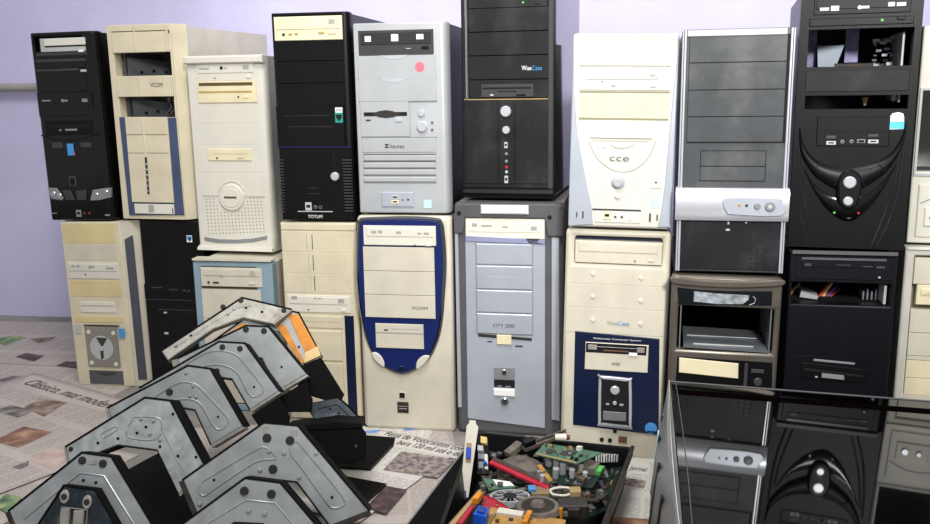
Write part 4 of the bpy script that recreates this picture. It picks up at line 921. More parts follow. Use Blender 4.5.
pb = Paper('newspaper page with a large italic headline, left of the metal brackets', o_, d_*.62, pe*.56, .003, seed=2, amp=.0012)
PLAIN = mat('plain newsprint', '#c2b8b1', .8, grime=.04); PLAIN2 = mat('plain bright newsprint', '#d9d4cd', .8, grime=.03)
pb.photo([(30, 375.5), (134, 406), (124, 417), (14, 389)], PLAIN)
pb.text('Clássico, mas moderno', (22.6, 384.6), (116, 411.5), 7.5, mat('olive ink', '#4d4c3c', .7), .3)
pb.marks = None
for pts, k in (([(24, 408), (40, 398.4), (67, 403), (44, 417)], 0), ([(-6, 411), (10, 405), (36, 411), (18, 418)], 6), ([(-8, 441), (24, 426.6), (53, 432), (18, 448)], 3), ([(12, 468), (29, 461), (28.6, 466), (20, 470)], 6), ([(30, 460), (50, 448), (72, 452), (54, 470), (40, 474)][:4], 4), ([(-6, 506), (6, 494), (22, 498), (8, 514)], 1)): pb.photo(pts, PH[k])
pg = rectpaper('newspaper sheet lying under the pile of metal brackets', (-.32, -.16, 0), 5, .60, .50, .0008, seed=7, amp=.0006)
o_ = at_z(381, 430.4, .004); e_ = at_z(470, 448.6, .004); d_ = (e_-o_)/np.linalg.norm(e_-o_); pe = np.array([d_[1], -d_[0], 0])
pc = Paper('newspaper page with a two-line headline and crowd picture, centre foreground', o_, d_*.2, pe*.36, .004, material=PAPER2, seed=3, amp=.0012)
pc.photo([(382, 432), (467, 450), (459, 459), (376, 444)], PLAIN2)
pc.text('Festa de Votorantim com', (383.4, 435.6), (463, 451.6), 4.6, INK, .1); pc.text('bera 120 mil até o de', (396, 444.6), (459, 456.4), 4.6, INK, .1)
pc.photo([(401, 451.6), (456, 459), (437, 478), (383, 470.4)], PH[2]); pc.photo([(386, 486), (407, 489.6), (386, 514), (364, 509)], PH[5])
pw = rectpaper('white printed sheet with blue print, in front of the blue oval tower', tuple(at_z(392, 432, 0)), -8, .17, .08, .0016, material=PAPER2, seed=5, amp=.0006)
pw.photo([(406, 425), (421.6, 425), (422, 429.4), (404, 430.6)], photo_mat('blue print', ['#3f6fc0', '#5b8ad8', '#8fb2e6'])); pw.photo([(363, 431), (380, 429.6), (379, 432.4), (363, 434)], bpy.data.materials['blue print'])
pr_ = rectpaper('newspaper strip between the circuit board tray and the lying case', tuple(at_z(628, 500, 0)), -12, .15, .36, .003, material=PAPER2, seed=6, amp=.0012)
pr_.photo([(624, 460), (650, 463), (649, 476), (622, 472)], PLAIN2); pr_.photo([(626, 478), (646, 481), (644, 489), (623, 485.6)], PH[2]); pr_.photo([(606, 517), (650, 520), (650, 529), (602, 527)], PH[3]); pr_.text('Jornal', (629, 470), (646, 472), 4, INK, .1)

# ------------------------------------------------------------------ pile of chevron-shaped metal brackets
def bracket(label, outline, Y, ref, lean=20, turn=0, material=GALV, th=.012, depth=.042, skin=(0, 3), inner=True):
    o = at_y(*ref, Y); ln, tn = math.radians(lean), math.radians(turn)
    ex = (math.cos(tn), math.sin(tn), 0); ez = (-math.sin(tn)*math.sin(ln), math.cos(tn)*math.sin(ln), math.cos(ln))
    B = Panel('metal_bracket', label, 'bracket', o, ex, ez, 'chevron-shaped metal brackets in a pile')
    B.poly(outline, material, 'end_plate', 0, th, .0015)
    p = [B.P(*q) for q in outline]; p2 = p[skin[0]:skin[1]+1]
    for a, b in zip(p2[:-1], p2[1:]):                        # the folded black skin running back along the outer edge
        a, b = np.array(a), np.array(b); d = (b-a)/np.linalg.norm(b-a); n = np.array([-d[1], d[0]])*.0022
        q = [a-n*.1-d*.001, b-n*.1+d*.001, b+n+d*.001, a+n-d*.001]
        m_ = MB(); m_.prism([tuple(v) for v in q], -.001, depth, 0); m_.build('black_skin', MBLK, B.o)
    if len(p) == 8 and inner:
        for a, b in zip(p[4:7], p[5:8]):
            a, b = np.array(a), np.array(b); d = (b-a)/np.linalg.norm(b-a); n = np.array([-d[1], d[0]])*.002
            m_ = MB(); m_.prism([tuple(a), tuple(b), tuple(b+n), tuple(a+n)], .002, depth, 0); m_.build('inner_skin', MBLK, B.o)
    return B
def lip(B, a, b, w=4.5, material=RUST):
    """folded lip across the end of a leg, from pixel a to pixel b"""
    p, q = np.array(B.P(*a)), np.array(B.P(*b)); d = (q-p)/np.linalg.norm(q-p); n = np.array([d[1], -d[0]])*w*.0016
    m_ = MB(); m_.prism([tuple(p), tuple(q), tuple(q+n), tuple(p+n)], -.001, .03, .0006); m_.build('leg_lip', material, B.o)
def pads(B, pts, r=4.2): [B.disc(x, y, r, RUBBER, 'rubber_pad', -.0026, .004, .0008) for x, y in pts]
def holes(B, pts, r=1.3): [B.disc(x, y, r, DARK, 'screw_hole', -.0006, .003, 0) for x, y in pts]
def bumps(B, pts, r=2.2): [B.disc(x, y, r, GALV, 'rivet', -.003, .004, .0012) for x, y in pts]
def emboss(B, pts, r=.0016, material=GALV):
    B.line(pts+[pts[0]], material, 'pressed_ridge', r*2.2, r*1.5, curve=4)

b9 = bracket('topmost dirty bracket lying askew on the pile of brackets', [(161.5, 351), (242, 298), (291, 309.6), (273, 324), (243, 317.6), (213, 329), (168, 360)], -.17, (226, 325), 42, 4, GALVD, .012, .03, (0, 2))
pads(b9, [(223, 307), (241, 300.6), (284, 310.6)], 2.6); holes(b9, [(191, 335.6), (262, 312), (246, 308)], 1.4); bumps(b9, [(234, 309), (228, 314), (176, 346)], 1.6)
lip(b9, (273, 324), (291, 309.6), 1.6, GALVD)
b9.line([(176, 347), (214, 322), (238, 308), (252, 306)], GALVD, 'pressed_ridge', .0012, .0004)
b10 = bracket('orange-filmed bracket showing at the upper right of the pile', [(203, 349), (246, 318), (289, 311), (298.4, 313), (321, 356), (303, 364), (281, 332), (250, 329), (208, 353)], -.155, (290, 335), 24, 6, GALV, .010, .03, (0, 4))
for q in ([(288, 315.4), (298, 313.8), (320.8, 355.6), (309, 360.4)], [(276.6, 327), (284.6, 324), (304.6, 362.2), (301.8, 363.4)], [(205, 348.4), (243.6, 323), (247.6, 326), (209.4, 350.4)]): b10.poly(q, ORANGE, 'orange_film', -.0016, .002, .0004)
b10.poly([(305, 352.6), (317.6, 346.4), (321, 355.4), (304.4, 363)], mat('pale orange film', '#e6c489', .5), 'torn_film', -.0024, .001, 0)
b10.poly([(288, 368), (303, 364.6), (321, 357), (344, 394), (341, 401), (333, 402.4), (312, 396), (296, 384)], MBLK, 'black_skirt', .002, .012, .001); holes(b10, [(299, 347)], 1.3)
b8 = bracket('bluish bracket directly under the topmost dirty one in the pile', [(171, 362), (246, 326), (268, 327), (307, 374), (278, 391), (262, 358), (240, 356), (175, 371)], -.215, (256, 350), 22, 3)
pads(b8, [(246, 329.4), (264, 331)], 3.0); holes(b8, [(281.6, 367)], 1.2); lip(b8, (278, 391), (307, 374), 3, GALVD); b8.poly([(172, 361), (178, 359), (181, 366), (175, 370.4)], GALVD, 'bent_tab', -.006, .006, .001)
b8.poly([(279, 397), (306, 381), (312, 400), (310.6, 412), (286, 412)], MBLK, 'black_skirt', .002, .012, .001)
b7 = bracket('third bracket from the top of the pile, smooth bluish plate', [(140, 388), (219, 342), (244.5, 343.5), (279, 391), (250, 410), (232, 379), (219, 377), (145, 402)], -.275, (232, 370), 22, 2)
pads(b7, [(222.4, 347), (240, 348.6), (217, 371)], 2.8); holes(b7, [(254, 387)], 1.2); lip(b7, (250, 410), (279, 391), 3, GALVD)
emboss(b7, [(240, 358), (262, 386), (262, 393), (255, 397), (248, 393), (234, 370), (206, 366), (160, 388), (156, 385), (204, 354), (228, 352)])
b7.poly([(251, 415), (278, 397), (289, 416), (288, 427), (260, 429)], MBLK, 'black_skirt', .002, .012, .001)
b6 = bracket('fourth bracket from the top of the pile, with one dark round pad', [(108, 408), (188, 366), (210, 369), (243, 426), (211, 445), (195, 410), (173, 406), (112, 421)], -.335, (200, 400), 22, 0)
pads(b6, [(169.6, 392)], 3.4); holes(b6, [(218, 417)], 1.2); lip(b6, (211, 445), (243, 426), 3.4, GALVD); bumps(b6, [(193, 386), (190, 396), (196, 397), (186, 373)], 1.6); lip(b6, (108, 408), (112, 421), 3, GALVD)
emboss(b6, [(204, 392), (226, 416), (228, 424), (220, 430), (212, 424), (198, 402), (176, 400), (150, 408), (146, 404), (176, 384), (194, 384)])
b5 = bracket('scratched bracket with a pressed square recess and several holes, left part of the pile', [(66, 447), (145, 398), (170, 401), (203, 463), (179, 495), (157, 450), (118, 445), (69, 464)], -.405, (150, 440), 22, -2, mat('scratched galvanised steel', '#b4bbb8', .4, metal=.3, grime=.16, scale=45, stain='#5f6a6a', stain_amt=.4))
emboss(b5, [(134, 417), (160, 419), (157, 439), (127, 436)], .0012); pads(b5, [(71, 449)], 2.2); holes(b5, [(98, 443), (118, 438.6), (146, 427), (178, 456), (160, 446.6), (173, 414), (196, 457), (137, 433)], 1.5); bumps(b5, [(153.6, 421), (141, 419), (150, 434), (160, 440)], 1.6)
b5.line([(163, 432), (176, 458), (184, 470)], GALV, 'pressed_ridge', .0013, .0004); emboss(b5, [(101, 434), (115, 427), (117, 430), (104, 438)], .001); lip(b5, (66, 447), (69, 464), 2, GALVD); lip(b5, (203, 463), (179, 495), -2.5, GALVD)
b3 = bracket('clean bracket at the lower left corner with two dark pads at its peak', [(9, 511), (82, 453), (111, 457), (168, 552), (136, 562), (98, 508), (72, 500), (20, 538)], -.50, (97, 490), 22, -3, depth=.03)
pads(b3, [(82.4, 460.4), (103, 463.6)], 3.8); holes(b3, [(83.4, 480.4), (96, 482.6)], 1.6); lip(b3, (9, 511), (20, 538), 4, RUST)
b3.line([(24, 519), (80, 473), (104, 476), (140, 534)], GALV, 'pressed_ridge', .0018, .0004); b3.poly([(89, 459.6), (96, 460.4), (96, 464.4), (89, 463.6)], GALVD, 'worn_patch', -.0012, .002, 0)
DSTEEL = mat('dark steel', '#30373d', .3, metal=.6, grime=.2, scale=40, stain='#7d8890', stain_amt=.5)
b4 = bracket('small dark bracket with slotted plate nested under the lower left bracket', [(30, 538), (64, 486), (95, 490), (128, 548), (110, 556), (92, 535), (60, 533), (40, 550)], -.53, (80, 515), 22, -3, DSTEEL, .01, .03)
for q in ((65, 496.6), (87.6, 502)): b4.disc(*q, 4.6, GALVD, 'oval_washer', -.003, .004, .001, ry=7); b4.disc(*q, 3, RUBBER, 'rubber_pad', -.0044, .004, .0008)
for q in ((62, 508, 70, 528), (75, 510, 84, 530)): b4.plate(q, GALVD, 'steel_tab', -.006, .006, .0012)
b4.line([(58, 524), (62, 507), (88, 510), (86, 530)], GALVD, 'slot_edge', .001, -.001); holes(b4, [(46, 520)], 1.6)
b1 = bracket('large clean bracket at bottom centre with three dark round pads', [(183, 480), (264, 423), (297.5, 426), (369, 511), (330, 526), (297, 482), (249, 477), (197, 513)], -.45, (280, 465), 22, 4, depth=.07)
pads(b1, [(267, 438), (290, 440.5), (273, 469)], 4.4); holes(b1, [(214, 480), (332, 497.4)], 1.5); bumps(b1, [(269, 451), (284, 453), (260, 470), (299, 477), (316, 453), (200, 504)], 2.2)
emboss(b1, [(202, 482), (252, 452), (266, 448), (276, 459), (256, 462), (216, 488), (204, 496), (198, 490)], .0014); emboss(b1, [(297, 441), (342, 496), (342, 506), (333, 508), (326, 502), (300, 466), (292, 456), (290, 446)], .0016)
lip(b1, (183, 480), (197, 513), 4.5); lip(b1, (369, 511), (330, 526), -4.5)
b1.poly([(262, 427), (270, 427), (270, 434), (263, 434)], GALVD, 'worn_patch', -.0004, .002, 0); b1.poly([(290, 430), (298, 430), (297, 436), (290, 435)], GALVD, 'worn_patch', -.0004, .002, 0)
b2 = bracket('front bracket half cut off by the bottom edge, under the large clean one', [(160, 541), (245, 478.5), (280, 483), (342, 556), (312, 564), (282, 538), (232, 532), (172, 562)], -.52, (262, 505), 22, 4, depth=.05)
pads(b2, [(244.4, 491), (271.4, 494)], 4.4); bumps(b2, [(248.6, 510.6), (264.4, 513.4)], 2.6); b2.line([(200, 528), (246, 500), (275, 503), (306, 540)], GALV, 'pressed_ridge', .0016, .0004)
b2.poly([(228, 526), (234, 521.6), (264, 523), (270, 534), (240, 534)], DARK, 'dark_opening', -.0006, .003, 0)
# darker shells at the right of the pile
b11 = bracket('dark steel bracket leg low at the right of the pile', [(304, 404), (338, 397.6), (350, 408), (366, 426), (320, 428)], -.21, (335, 412), 24, 6, DSTEEL, .01, .03, (1, 3)); holes(b11, [(330, 409), (339, 413)], 1.2)
b11.line([(318, 409), (337, 404.6), (356, 422)], DSTEEL, 'pressed_ridge', .0012, .0004)
o = at_y(330, 440, -.30); S1 = Panel('steel_shell', 'black steel case shell lying behind the large clean bracket', 'case shell', o, (1, .05, 0), (0, .25, 1))
S1.poly([(288, 431), (362, 428), (366, 434), (366, 458), (352, 464), (296, 464)], MBLK, 'shell_end', 0, .008, .0015)
q = [S1.P(*p) for p in ((284, 428), (334, 420.6), (361, 423), (362, 428.4), (288, 431.4))]
b = MB(); b.prism(q, -.002, .10, .002); b.build('shell_top', MBLK, S1.o); S1.disc(356, 446, 1.6, DKGREY, 'screw', -.002, .003, .0005)
def flat_sheet(name, label, cat, pts, z, t, material, grp=None):
    p = [at_z(x, y, z) for x, y in pts]; c = sum(p)/len(p); o = empty(name, label, cat, tuple(c), None, grp)
    b = MB(); b.loft([[tuple(q-c) for q in p], [tuple(q-c-np.array([0, 0, t])) for q in p]]); b.build('sheet', material, o); return o, c
fs, c = flat_sheet('steel_cover', 'flat black steel cover lying over the corner of the headline newspaper', 'cover', [(318, 440), (352, 434), (395, 437.4), (393.6, 444), (370, 469), (330, 466)], .010, .003, MBLK)
b = MB(); p, q = at_z(393.6, 444, .010)-c, at_z(370, 469, .010)-c; b.bar(tuple(p-np.array([0, 0, .003])), tuple(q-np.array([0, 0, .003])), .0015, .007); b.build('folded_edge', BLACK, fs)
fs, c = flat_sheet('steel_cover', 'small black steel plate beside the large bracket on the newspaper', 'cover', [(346, 476), (386, 483.4), (367, 501), (350, 505), (340, 488)], .010, .003, MBLK)
b = MB(); p, q = at_z(386, 483.4, .010)-c, at_z(367, 501, .010)-c; b.bar(tuple(p-np.array([0, 0, .003])), tuple(q-np.array([0, 0, .003])), .0015, .007); b.build('folded_edge', BLACK, fs)
flat_sheet('steel_cover', 'black steel sheet on the floor under the scratched bracket', 'cover', [(112, 478), (160, 452), (208, 462), (250, 500), (240, 560), (140, 560)], .016, .003, MBLK)
fs, c = flat_sheet('steel_cover', 'black sheet filling the shaded gap between newspaper and circuit board tray', 'cover', [(463, 452), (474, 444), (446, 545), (392, 545)], .012, .006, MBLK)  # black sheet laid in for the shade beside the tray's left wall
b = MB(); p, q = at_z(463, 452, .012)-c, at_z(392, 545, .012)-c; b.bar(tuple(p), tuple(q), .003, .004); b.build('folded_edge', MIDG, fs)

# ------------------------------------------------------------------ tray of circuit boards
zr = .075
R4 = [at_z(*p, zr) for p in ((473, 431), (634, 447.4), (600, 540), (434, 540))]; c = sum(R4)/4; c[2] = .003
tr = empty('parts_tray', 'open black tray full of loose circuit boards, in front of the grey tower', 'tray', tuple(c))
def ringz(k, z, off=0): 
    return [tuple(np.array([(p-c)[0]*k, (p-c)[1]*k, z])) for p in R4]
def rnd(pts, r=.012):
    out = []
    for i in range(4):
        p, a, b_ = np.array(pts[i]), np.array(pts[i-1]), np.array(pts[(i+1) % 4])
        u, v = (a-p)/np.linalg.norm(a-p), (b_-p)/np.linalg.norm(b_-p)
        for k in range(4):
            t = k/3; out.append(tuple(p + u*r*(1-t)**2 + v*r*t**2))
    return out
b = MB(); h = zr-.003
b.loft([rnd(ringz(.90, .003)), rnd(ringz(.97, h-.012)), rnd(ringz(.975, h-.010)), rnd(ringz(1.0, h-.010)), rnd(ringz(1.0, h)), rnd(ringz(.955, h)), rnd(ringz(.875, .004))]); b.build('tray_shell', BLACK, tr)
b = MB(); p, q = np.array(ringz(1.0, h)[1]), np.array(ringz(1.0, h)[2]); b.bar(tuple(p*.985+np.array([0, 0, .003])), tuple(q*.985+np.array([0, 0, .003])), .006, .005); b.build('rim_strip', RUST, tr)
b = MB(); p, q = np.array(ringz(.985, h)[0]), np.array(ringz(.985, h)[1]); d_ = q-p; b.bar(tuple(p+d_*.08), tuple(p+d_*.33), .006, .004); b.build('rim_catch', DKGREY, tr)

DUSTB = mat('dusty board', '#4b443c', .7, grime=.25, scale=60)
class Board:
    """slab on four corners given as (px, py, z); parts placed by u (0..1 right) and v (0..1 towards the viewer)"""
    def __init__(s, name, label, cat, pts, material, t=.0016, group=None):
        s.q = [at_z(*p) for p in pts]; s.c = sum(s.q)/4
        n = np.cross(s.q[1]-s.q[0], s.q[3]-s.q[0]); n = n/np.linalg.norm(n); s.n = n if n[2] > 0 else -n
        s.o = empty(name, label, cat, tuple(s.c), None, group)
        b = MB(); b.loft([[tuple(p-s.c) for p in s.q], [tuple(p-s.c-s.n*t) for p in s.q]]); b.build('board', material, s.o)
    def at(s, u, v, h=0): return (1-v)*((1-u)*s.q[0]+u*s.q[1])+v*((1-u)*s.q[3]+u*s.q[2])-s.c+s.n*h
    def comp(s, u0, u1, v0, v1, h, material, name='chip', h0=0.0):
        b = MB(); b.loft([[tuple(s.at(u, v, k)) for u, v in ((u0, v0), (u1, v0), (u1, v1), (u0, v1))] for k in (h0, h)]); b.build(name, material, s.o)
    def can(s, u, v, r, h, material, name='capacitor'):
        b = MB(); b.cyl(tuple(s.at(u, v, 0)), tuple(s.at(u, v, h)), r, n=10); b.build(name, material, s.o, True)
    def scatter(s, n, seed, box=(.05, .95, .08, .92), hmax=.006):
        r = random.Random(seed); ms = [DARK, STEEL, DKGREY, TAN, BROWN, MIDG]
        for _ in range(n):
            u, v = box[0]+(box[1]-box[0])*r.random(), box[2]+(box[3]-box[2])*r.random(); w, e = .02+.05*r.random(), .03+.06*r.random()
            s.comp(u-w/2, u+w/2, v-e/2, v+e/2, .001+hmax*r.random()**2, r.choice(ms), 'component')
    def pins(s, n, v, material=STEEL, h=.004):
        for k in range(n): u = .06+.88*k/(n-1); s.comp(u-.012, u+.012, v-.03, v+.03, h, material, 'pin_block')
BG = 'loose circuit boards in the tray'
g = Board('circuit_board', 'bright green circuit board lying topmost in the tray', 'circuit board', [(545, 443, .098), (602, 452.6, .094), (577, 463.6, .092), (534.6, 454, .096)], PCBG, .002, BG)
g.comp(.45, .68, .3, .62, .002, DKGREY); g.comp(.16, .3, .45, .75, .0018, DKGREY); g.comp(.02, .98, .94, 1.0, .001, TAN, 'gold_edge'); g.comp(.6, .68, .04, .16, .007, OFFW, 'connector'); g.scatter(22, 1)
w_ = Board('circuit_board', 'green circuit board low along the right wall of the tray', 'circuit board', [(606, 468, .040), (622, 466, .052), (606, 510, .040), (580, 520, .024)], PCBD, .002, BG); w_.scatter(22, 2); w_.can(.3, .2, .004, .016, LTG); w_.can(.4, .45, .004, .014, STEEL); w_.can(.62, .7, .004, .014, OFFW)
a_ = Board('circuit_board', 'tan-edged board with silver capacitors under the bright green one', 'circuit board', [(543, 460, .074), (606, 468, .066), (592, 488, .056), (548, 482, .062)], PCBD, .002, BG)
for u, v, r, hh in ((.08, .2, .006, .02), (.2, .35, .006, .022), (.32, .5, .006, .02), (.18, .75, .0055, .018), (.42, .25, .005, .016), (.5, .62, .005, .016), (.64, .35, .0045, .014), (.75, .6, .0045, .012)): a_.can(u, v, r, hh, SILVER if u < .45 else LTG)
a_.scatter(16, 3, (.3, .95, .3, .95), .009); a_.comp(.66, .9, .02, .4, .012, mat('ash grey block', '#7b746a', .6), 'heat_sink'); a_.comp(.9, .99, .1, .4, .008, GREENP, 'slot')
t_ = Board('circuit_board', 'narrow tan board standing on edge beneath the bright green one', 'circuit board', [(537, 465, .080), (541, 464, .080), (553, 480, .066), (549, 482, .066)], PCBO, .003, BG); t_.pins(5, .5)
r_ = Board('circuit_board', 'narrow dusty board with a bright red edge slanting across the tray', 'circuit board', [(494, 457.6, .088), (551, 483, .074), (547, 489, .072), (489, 462.4, .086)], PCBR, .004, BG)
r_.comp(.0, 1.0, -.02, .45, .0015, DUSTB, 'dusty_face'); r_.can(.80, .1, .004, .014, MIDG); r_.can(.87, .3, .004, .012, SILVER)
l_ = Board('circuit_board', 'small green card with a white label at the left of the tray', 'circuit board', [(483, 478, .072), (510, 482, .068), (516, 487, .064), (489, 490, .068)], PCBG, .003, BG); l_.comp(.36, .98, .04, .8, .0012, PURE, 'paper_label'); l_.scatter(5, 6, (.04, .3, .1, .9))
k_ = Board('circuit_board', 'black card with metal connectors standing at the left wall of the tray', 'circuit board', [(478, 436, .098), (488, 438, .098), (489, 474, .060), (477, 474, .060)], BLACK, .003, BG)
k_.comp(.35, .95, .04, .22, .006, mat('pale yellow connector', '#d8c27a', .5), 'connector'); k_.comp(.1, .6, .32, .46, .008, LTG, 'connector'); k_.comp(.15, .7, .52, .66, .006, STEEL, 'connector'); k_.comp(.2, .6, .74, .9, .007, MIDG, 'connector'); k_.comp(.7, .95, .5, .9, .004, OFFW, 'connector'); k_.can(.8, .8, .003, .012, BLUEP)
o_ = Board('circuit_board', 'tan circuit board with white socket at the front of the tray', 'circuit board', [(491, 507, .082), (566, 520, .070), (560, 540, .066), (474, 534, .076)], PCBO, .002, BG); o_.comp(.12, .45, .06, .26, .005, OFFW, 'socket'); o_.comp(.5, .56, .1, .6, .01, ORANGE, 'coil'); o_.scatter(12, 8)
for k in range(5): o_.comp(.06+.012*k, .066+.012*k, .3, .8, .004, TAN, 'pin_block')
p_ = Board('circuit_board', 'red circuit board at the front left of the tray', 'circuit board', [(484, 495, .080), (494, 498, .082), (514, 511, .076), (474, 538, .074)], PCBR, .002, BG); p_.scatter(9, 9, (.2, .9, .3, .9), .004)
n_ = Board('circuit_board', 'long expansion card with brown metal edge and orange cap at the front left', 'circuit board', [(478, 490, .094), (486, 491, .094), (462, 526, .090), (446, 526, .090)], BROWN, .004, BG)
n_.comp(.15, .5, .0, 1.0, .0012, TAN, 'bright_edge'); n_.comp(.55, 1.1, .18, .38, .008, ORANGE, 'orange_cap'); n_.comp(.62, .98, .5, .98, .003, PCBR, 'red_strip')
q_ = Board('vga_plug', 'bright blue connector block standing on the red board', 'connector', [(479, 505, .094), (489, 508, .094), (486, 517, .094), (473, 514, .094)], BLUEP, .018); q_.comp(.2, .8, .2, .8, .003, mat('deep blue plastic', '#153f96', .4), 'connector_face')
v_ = Board('metal_bar', 'dusty brown steel bar lying across the back of the tray', 'bar', [(521, 444.6, .096), (566, 428.6, .100), (567, 433, .098), (526, 449, .094)], mat('dusty brown steel', '#6e6459', .6, metal=.2, grime=.25, scale=60), .006); v_.comp(.0, .24, .1, .9, .010, BLACK, 'rubber_end'); v_.comp(.3, .96, .35, .65, .0015, RUST, 'channel')
rn = random.Random(11); b = MB()
for k in range(130):                                     # screws, chips and crumbs nobody could count
    px, py = 482+rn.random()*122, 452+rn.random()*70
    if px > 634-(py-447)*.42-14 or px < 480-(py-440)*.45+16: continue
    p = at_z(px, py, .046+.022*rn.random()); w, d, h, a = .002+.006*rn.random(), .002+.004*rn.random(), .002+.007*rn.random()**2, rn.random()*3.1
    ca, sa = math.cos(a), math.sin(a)
    q = [(p[0]+ca*x-sa*y, p[1]+sa*x+ca*y) for x, y in ((-w, -d), (w, -d), (w, d), (-w, d))]
    b.loft([[(x, y, p[2]) for x, y in q], [(x, y, p[2]+h) for x, y in q]])
db = b.build('loose_components', mat('mixed dusty components', '#57524b', .5, grime=.45, scale=120, stain='#a8a49a', stain_amt=.8)); db['kind'] = 'stuff'
tag(db, 'scatter of tiny loose components filling the tray between the boards', 'components')
b = MB(); q = [at_z(*p) for p in ((486, 462, .044), (612, 462, .044), (590, 530, .044), (468, 530, .044))]
for (px, py, pz, sx, sy, lab_) in ((500, 476, .060, .030, .018, 'dark dusty board fragment near the left of the tray'), (560, 488, .052, .036, .024, 'dark dusty board fragment near the middle of the tray'), (588, 496, .046, .022, .028, 'dark dusty board fragment near the right of the tray')):
    p = at_z(px, py, pz); fo = empty('board_fragment', lab_, 'circuit board', tuple(p), (.12, -.1, .5+px), BG); b = MB(); b.box(-sx, sx, -sy, sy, -.001, .001); b.build('board', DUSTB, fo)
    for k in range(5): b = MB(); x, y = (rn.random()-.5)*sx*1.5, (rn.random()-.5)*sy*1.4; b.box(x-.004, x+.004, y-.003, y+.003, .001, .004+.004*rn.random()); b.build('chip', (DKGREY, MIDG, DARK, BROWN, STEEL)[k], fo)
# heat sink with fan ring, disc, grey lump, cable clutter
def anchor(px, py, z): return at_z(px, py, z)
c = anchor(510, 499, .066); hs = empty('cpu_cooler', 'round finned cooler with a pale ring, near the left of the tray', 'cooler', tuple(c))
b = MB(); N = 24
for r0, r1, z0, z1, nm, mm in ((.029, .032, -.004, .006, 'pale_ring', LTG), (.031, .034, -.010, -.004, 'green_base', PCBD)):
    b = MB(); ri = lambda r, z: [(r*math.cos(2*math.pi*k/N), .72*r*math.sin(2*math.pi*k/N), z) for k in range(N)]
    vs = ri(r1, z0)+ri(r1, z1)+ri(r0, z1)+ri(r0, z0); fs_ = []
    for q in range(4):
        for k in range(N): fs_.append((q*N+k, q*N+(k+1) % N, ((q+1) % 4)*N+(k+1) % N, ((q+1) % 4)*N+k))
    b.add(vs, fs_); b.build(nm, mm, hs, True)
for k in range(16):
    a = 2*math.pi*k/16; b = MB(); b.bar((.011*math.cos(a), .008*math.sin(a), .002), (.029*math.cos(a), .021*math.sin(a), .002), .0014, .008); b.build('fin', LTG if k % 2 else STEEL, hs)
b = MB(); b.cyl((0, 0, -.008), (0, 0, .006), .011, n=16); b.build('fan_hub', BLACK, hs, True)
c = anchor(538, 510, .070); sp = empty('loudspeaker', 'round dusty grey loudspeaker at the front of the tray', 'loudspeaker', tuple(c)); DUST = mat('dusty grey brown', '#6f675e', .65, grime=.2, scale=50)
for (ra, rb, za, zb, nm, mm) in ((.036, .033, 0, .008, 'speaker_rim', DUST), (.026, .022, .0081, .009, 'speaker_cone', RUST), (.012, .009, .009, .014, 'magnet_cap', DUST)):
    b = MB(); b.cyl((0, 0, za), (0, 0, zb), ra, rb, 24); b.build(nm, mm, sp, True)
c = anchor(520, 468, .066); lm = empty('heat_sink', 'dusty grey domed drive motor in the middle of the tray', 'motor', tuple(c))
for (ra, rb, za, zb, nm) in ((.040, .036, -.01, .006, 'motor_base'), (.034, .022, .006, .014, 'motor_dome'), (.008, .007, .014, .018, 'spindle')):
    b = MB(); b.cyl((0, 0, za), (0, 0, zb), ra, rb, 20); b.build(nm, DUST, lm, True)
b = MB(); b.bar((-.02, .03, .012), (.004, .052, .022), .016, .010); b.build('motor_arm', DUST, lm)
c = anchor(538, 494, .064); cl = empty('blue_trimmer', 'tan coil block with a small blue trimmer, centre of the tray', 'component', tuple(c))
b = MB(); b.box(-.012, .018, -.012, .012, -.012, .008, .002); b.build('coil_block', mat('tan block', '#8c7a5c', .6), cl); b = MB(); b.box(-.016, -.004, -.010, .004, .008, .014, .001); b.build('trimmer', SKY, cl)
c = anchor(566, 497, .062); wc = empty('cable_loop', 'white looped cable with a plug lying in the tray', 'cable', tuple(c))
b = MB(); b.tube(smooth_curve([(-.022, .002, .004), (-.024, .010, .008), (-.008, .014, .010), (.006, .010, .010), (.010, .002, .006), (-.004, -.003, .004), (-.022, .002, .004)], 5), .0022); b.build('cable', OFFW, wc, True)
b = MB(); b.box(.006, .024, -.004, .012, .0, .012, .002); b.build('plug', TAN, wc)
c = anchor(574, 516, .058); tf = empty('transformer', 'dark grey transformer block at the front right of the tray', 'transformer', tuple(c))
b = MB(); b.box(-.024, .02, -.014, .014, 0, .024, .002); b.build('core', mat('dark iron', '#3a3835', .5, metal=.3), tf); b = MB(); b.box(-.012, .008, -.017, .017, .003, .021, .003); b.build('winding', RUST, tf); b = MB(); b.cyl((-.022, -.016, .004), (-.022, -.016, .022), .003); b.build('orange_post', ORANGE, tf)
c = anchor(604, 457, .070); wl = empty('wire_bundle', 'bundle of pale wires and pins against the right back corner of the tray', 'wires', tuple(c)); rn = random.Random(5)
for k in range(9):
    b = MB(); x = -.014+.0045*k; b.tube(smooth_curve([(x, -.004, -.008), (x+.001, 0, .002+.003*rn.random()), (x+.003+.004*rn.random(), .006, -.001), (x+.006, .012, -.012)], 4), .0014); b.build('wire', LTG if k % 3 else OFFW, wl, True)
c = anchor(563, 437, .096); pl = empty('plug', 'small white plug with a dark red tip behind the green board', 'plug', tuple(c)); b = MB(); b.cyl((-.014, 0, 0), (.006, -.002, 0), .006, .007, 12); b.build('plug_body', OFFW, pl, True); b = MB(); b.cyl((.006, -.002, 0), (.012, -.003, 0), .005, .004, 12); b.build('plug_tip', mat('dark red plastic', '#6a1f2e', .5), pl, True)
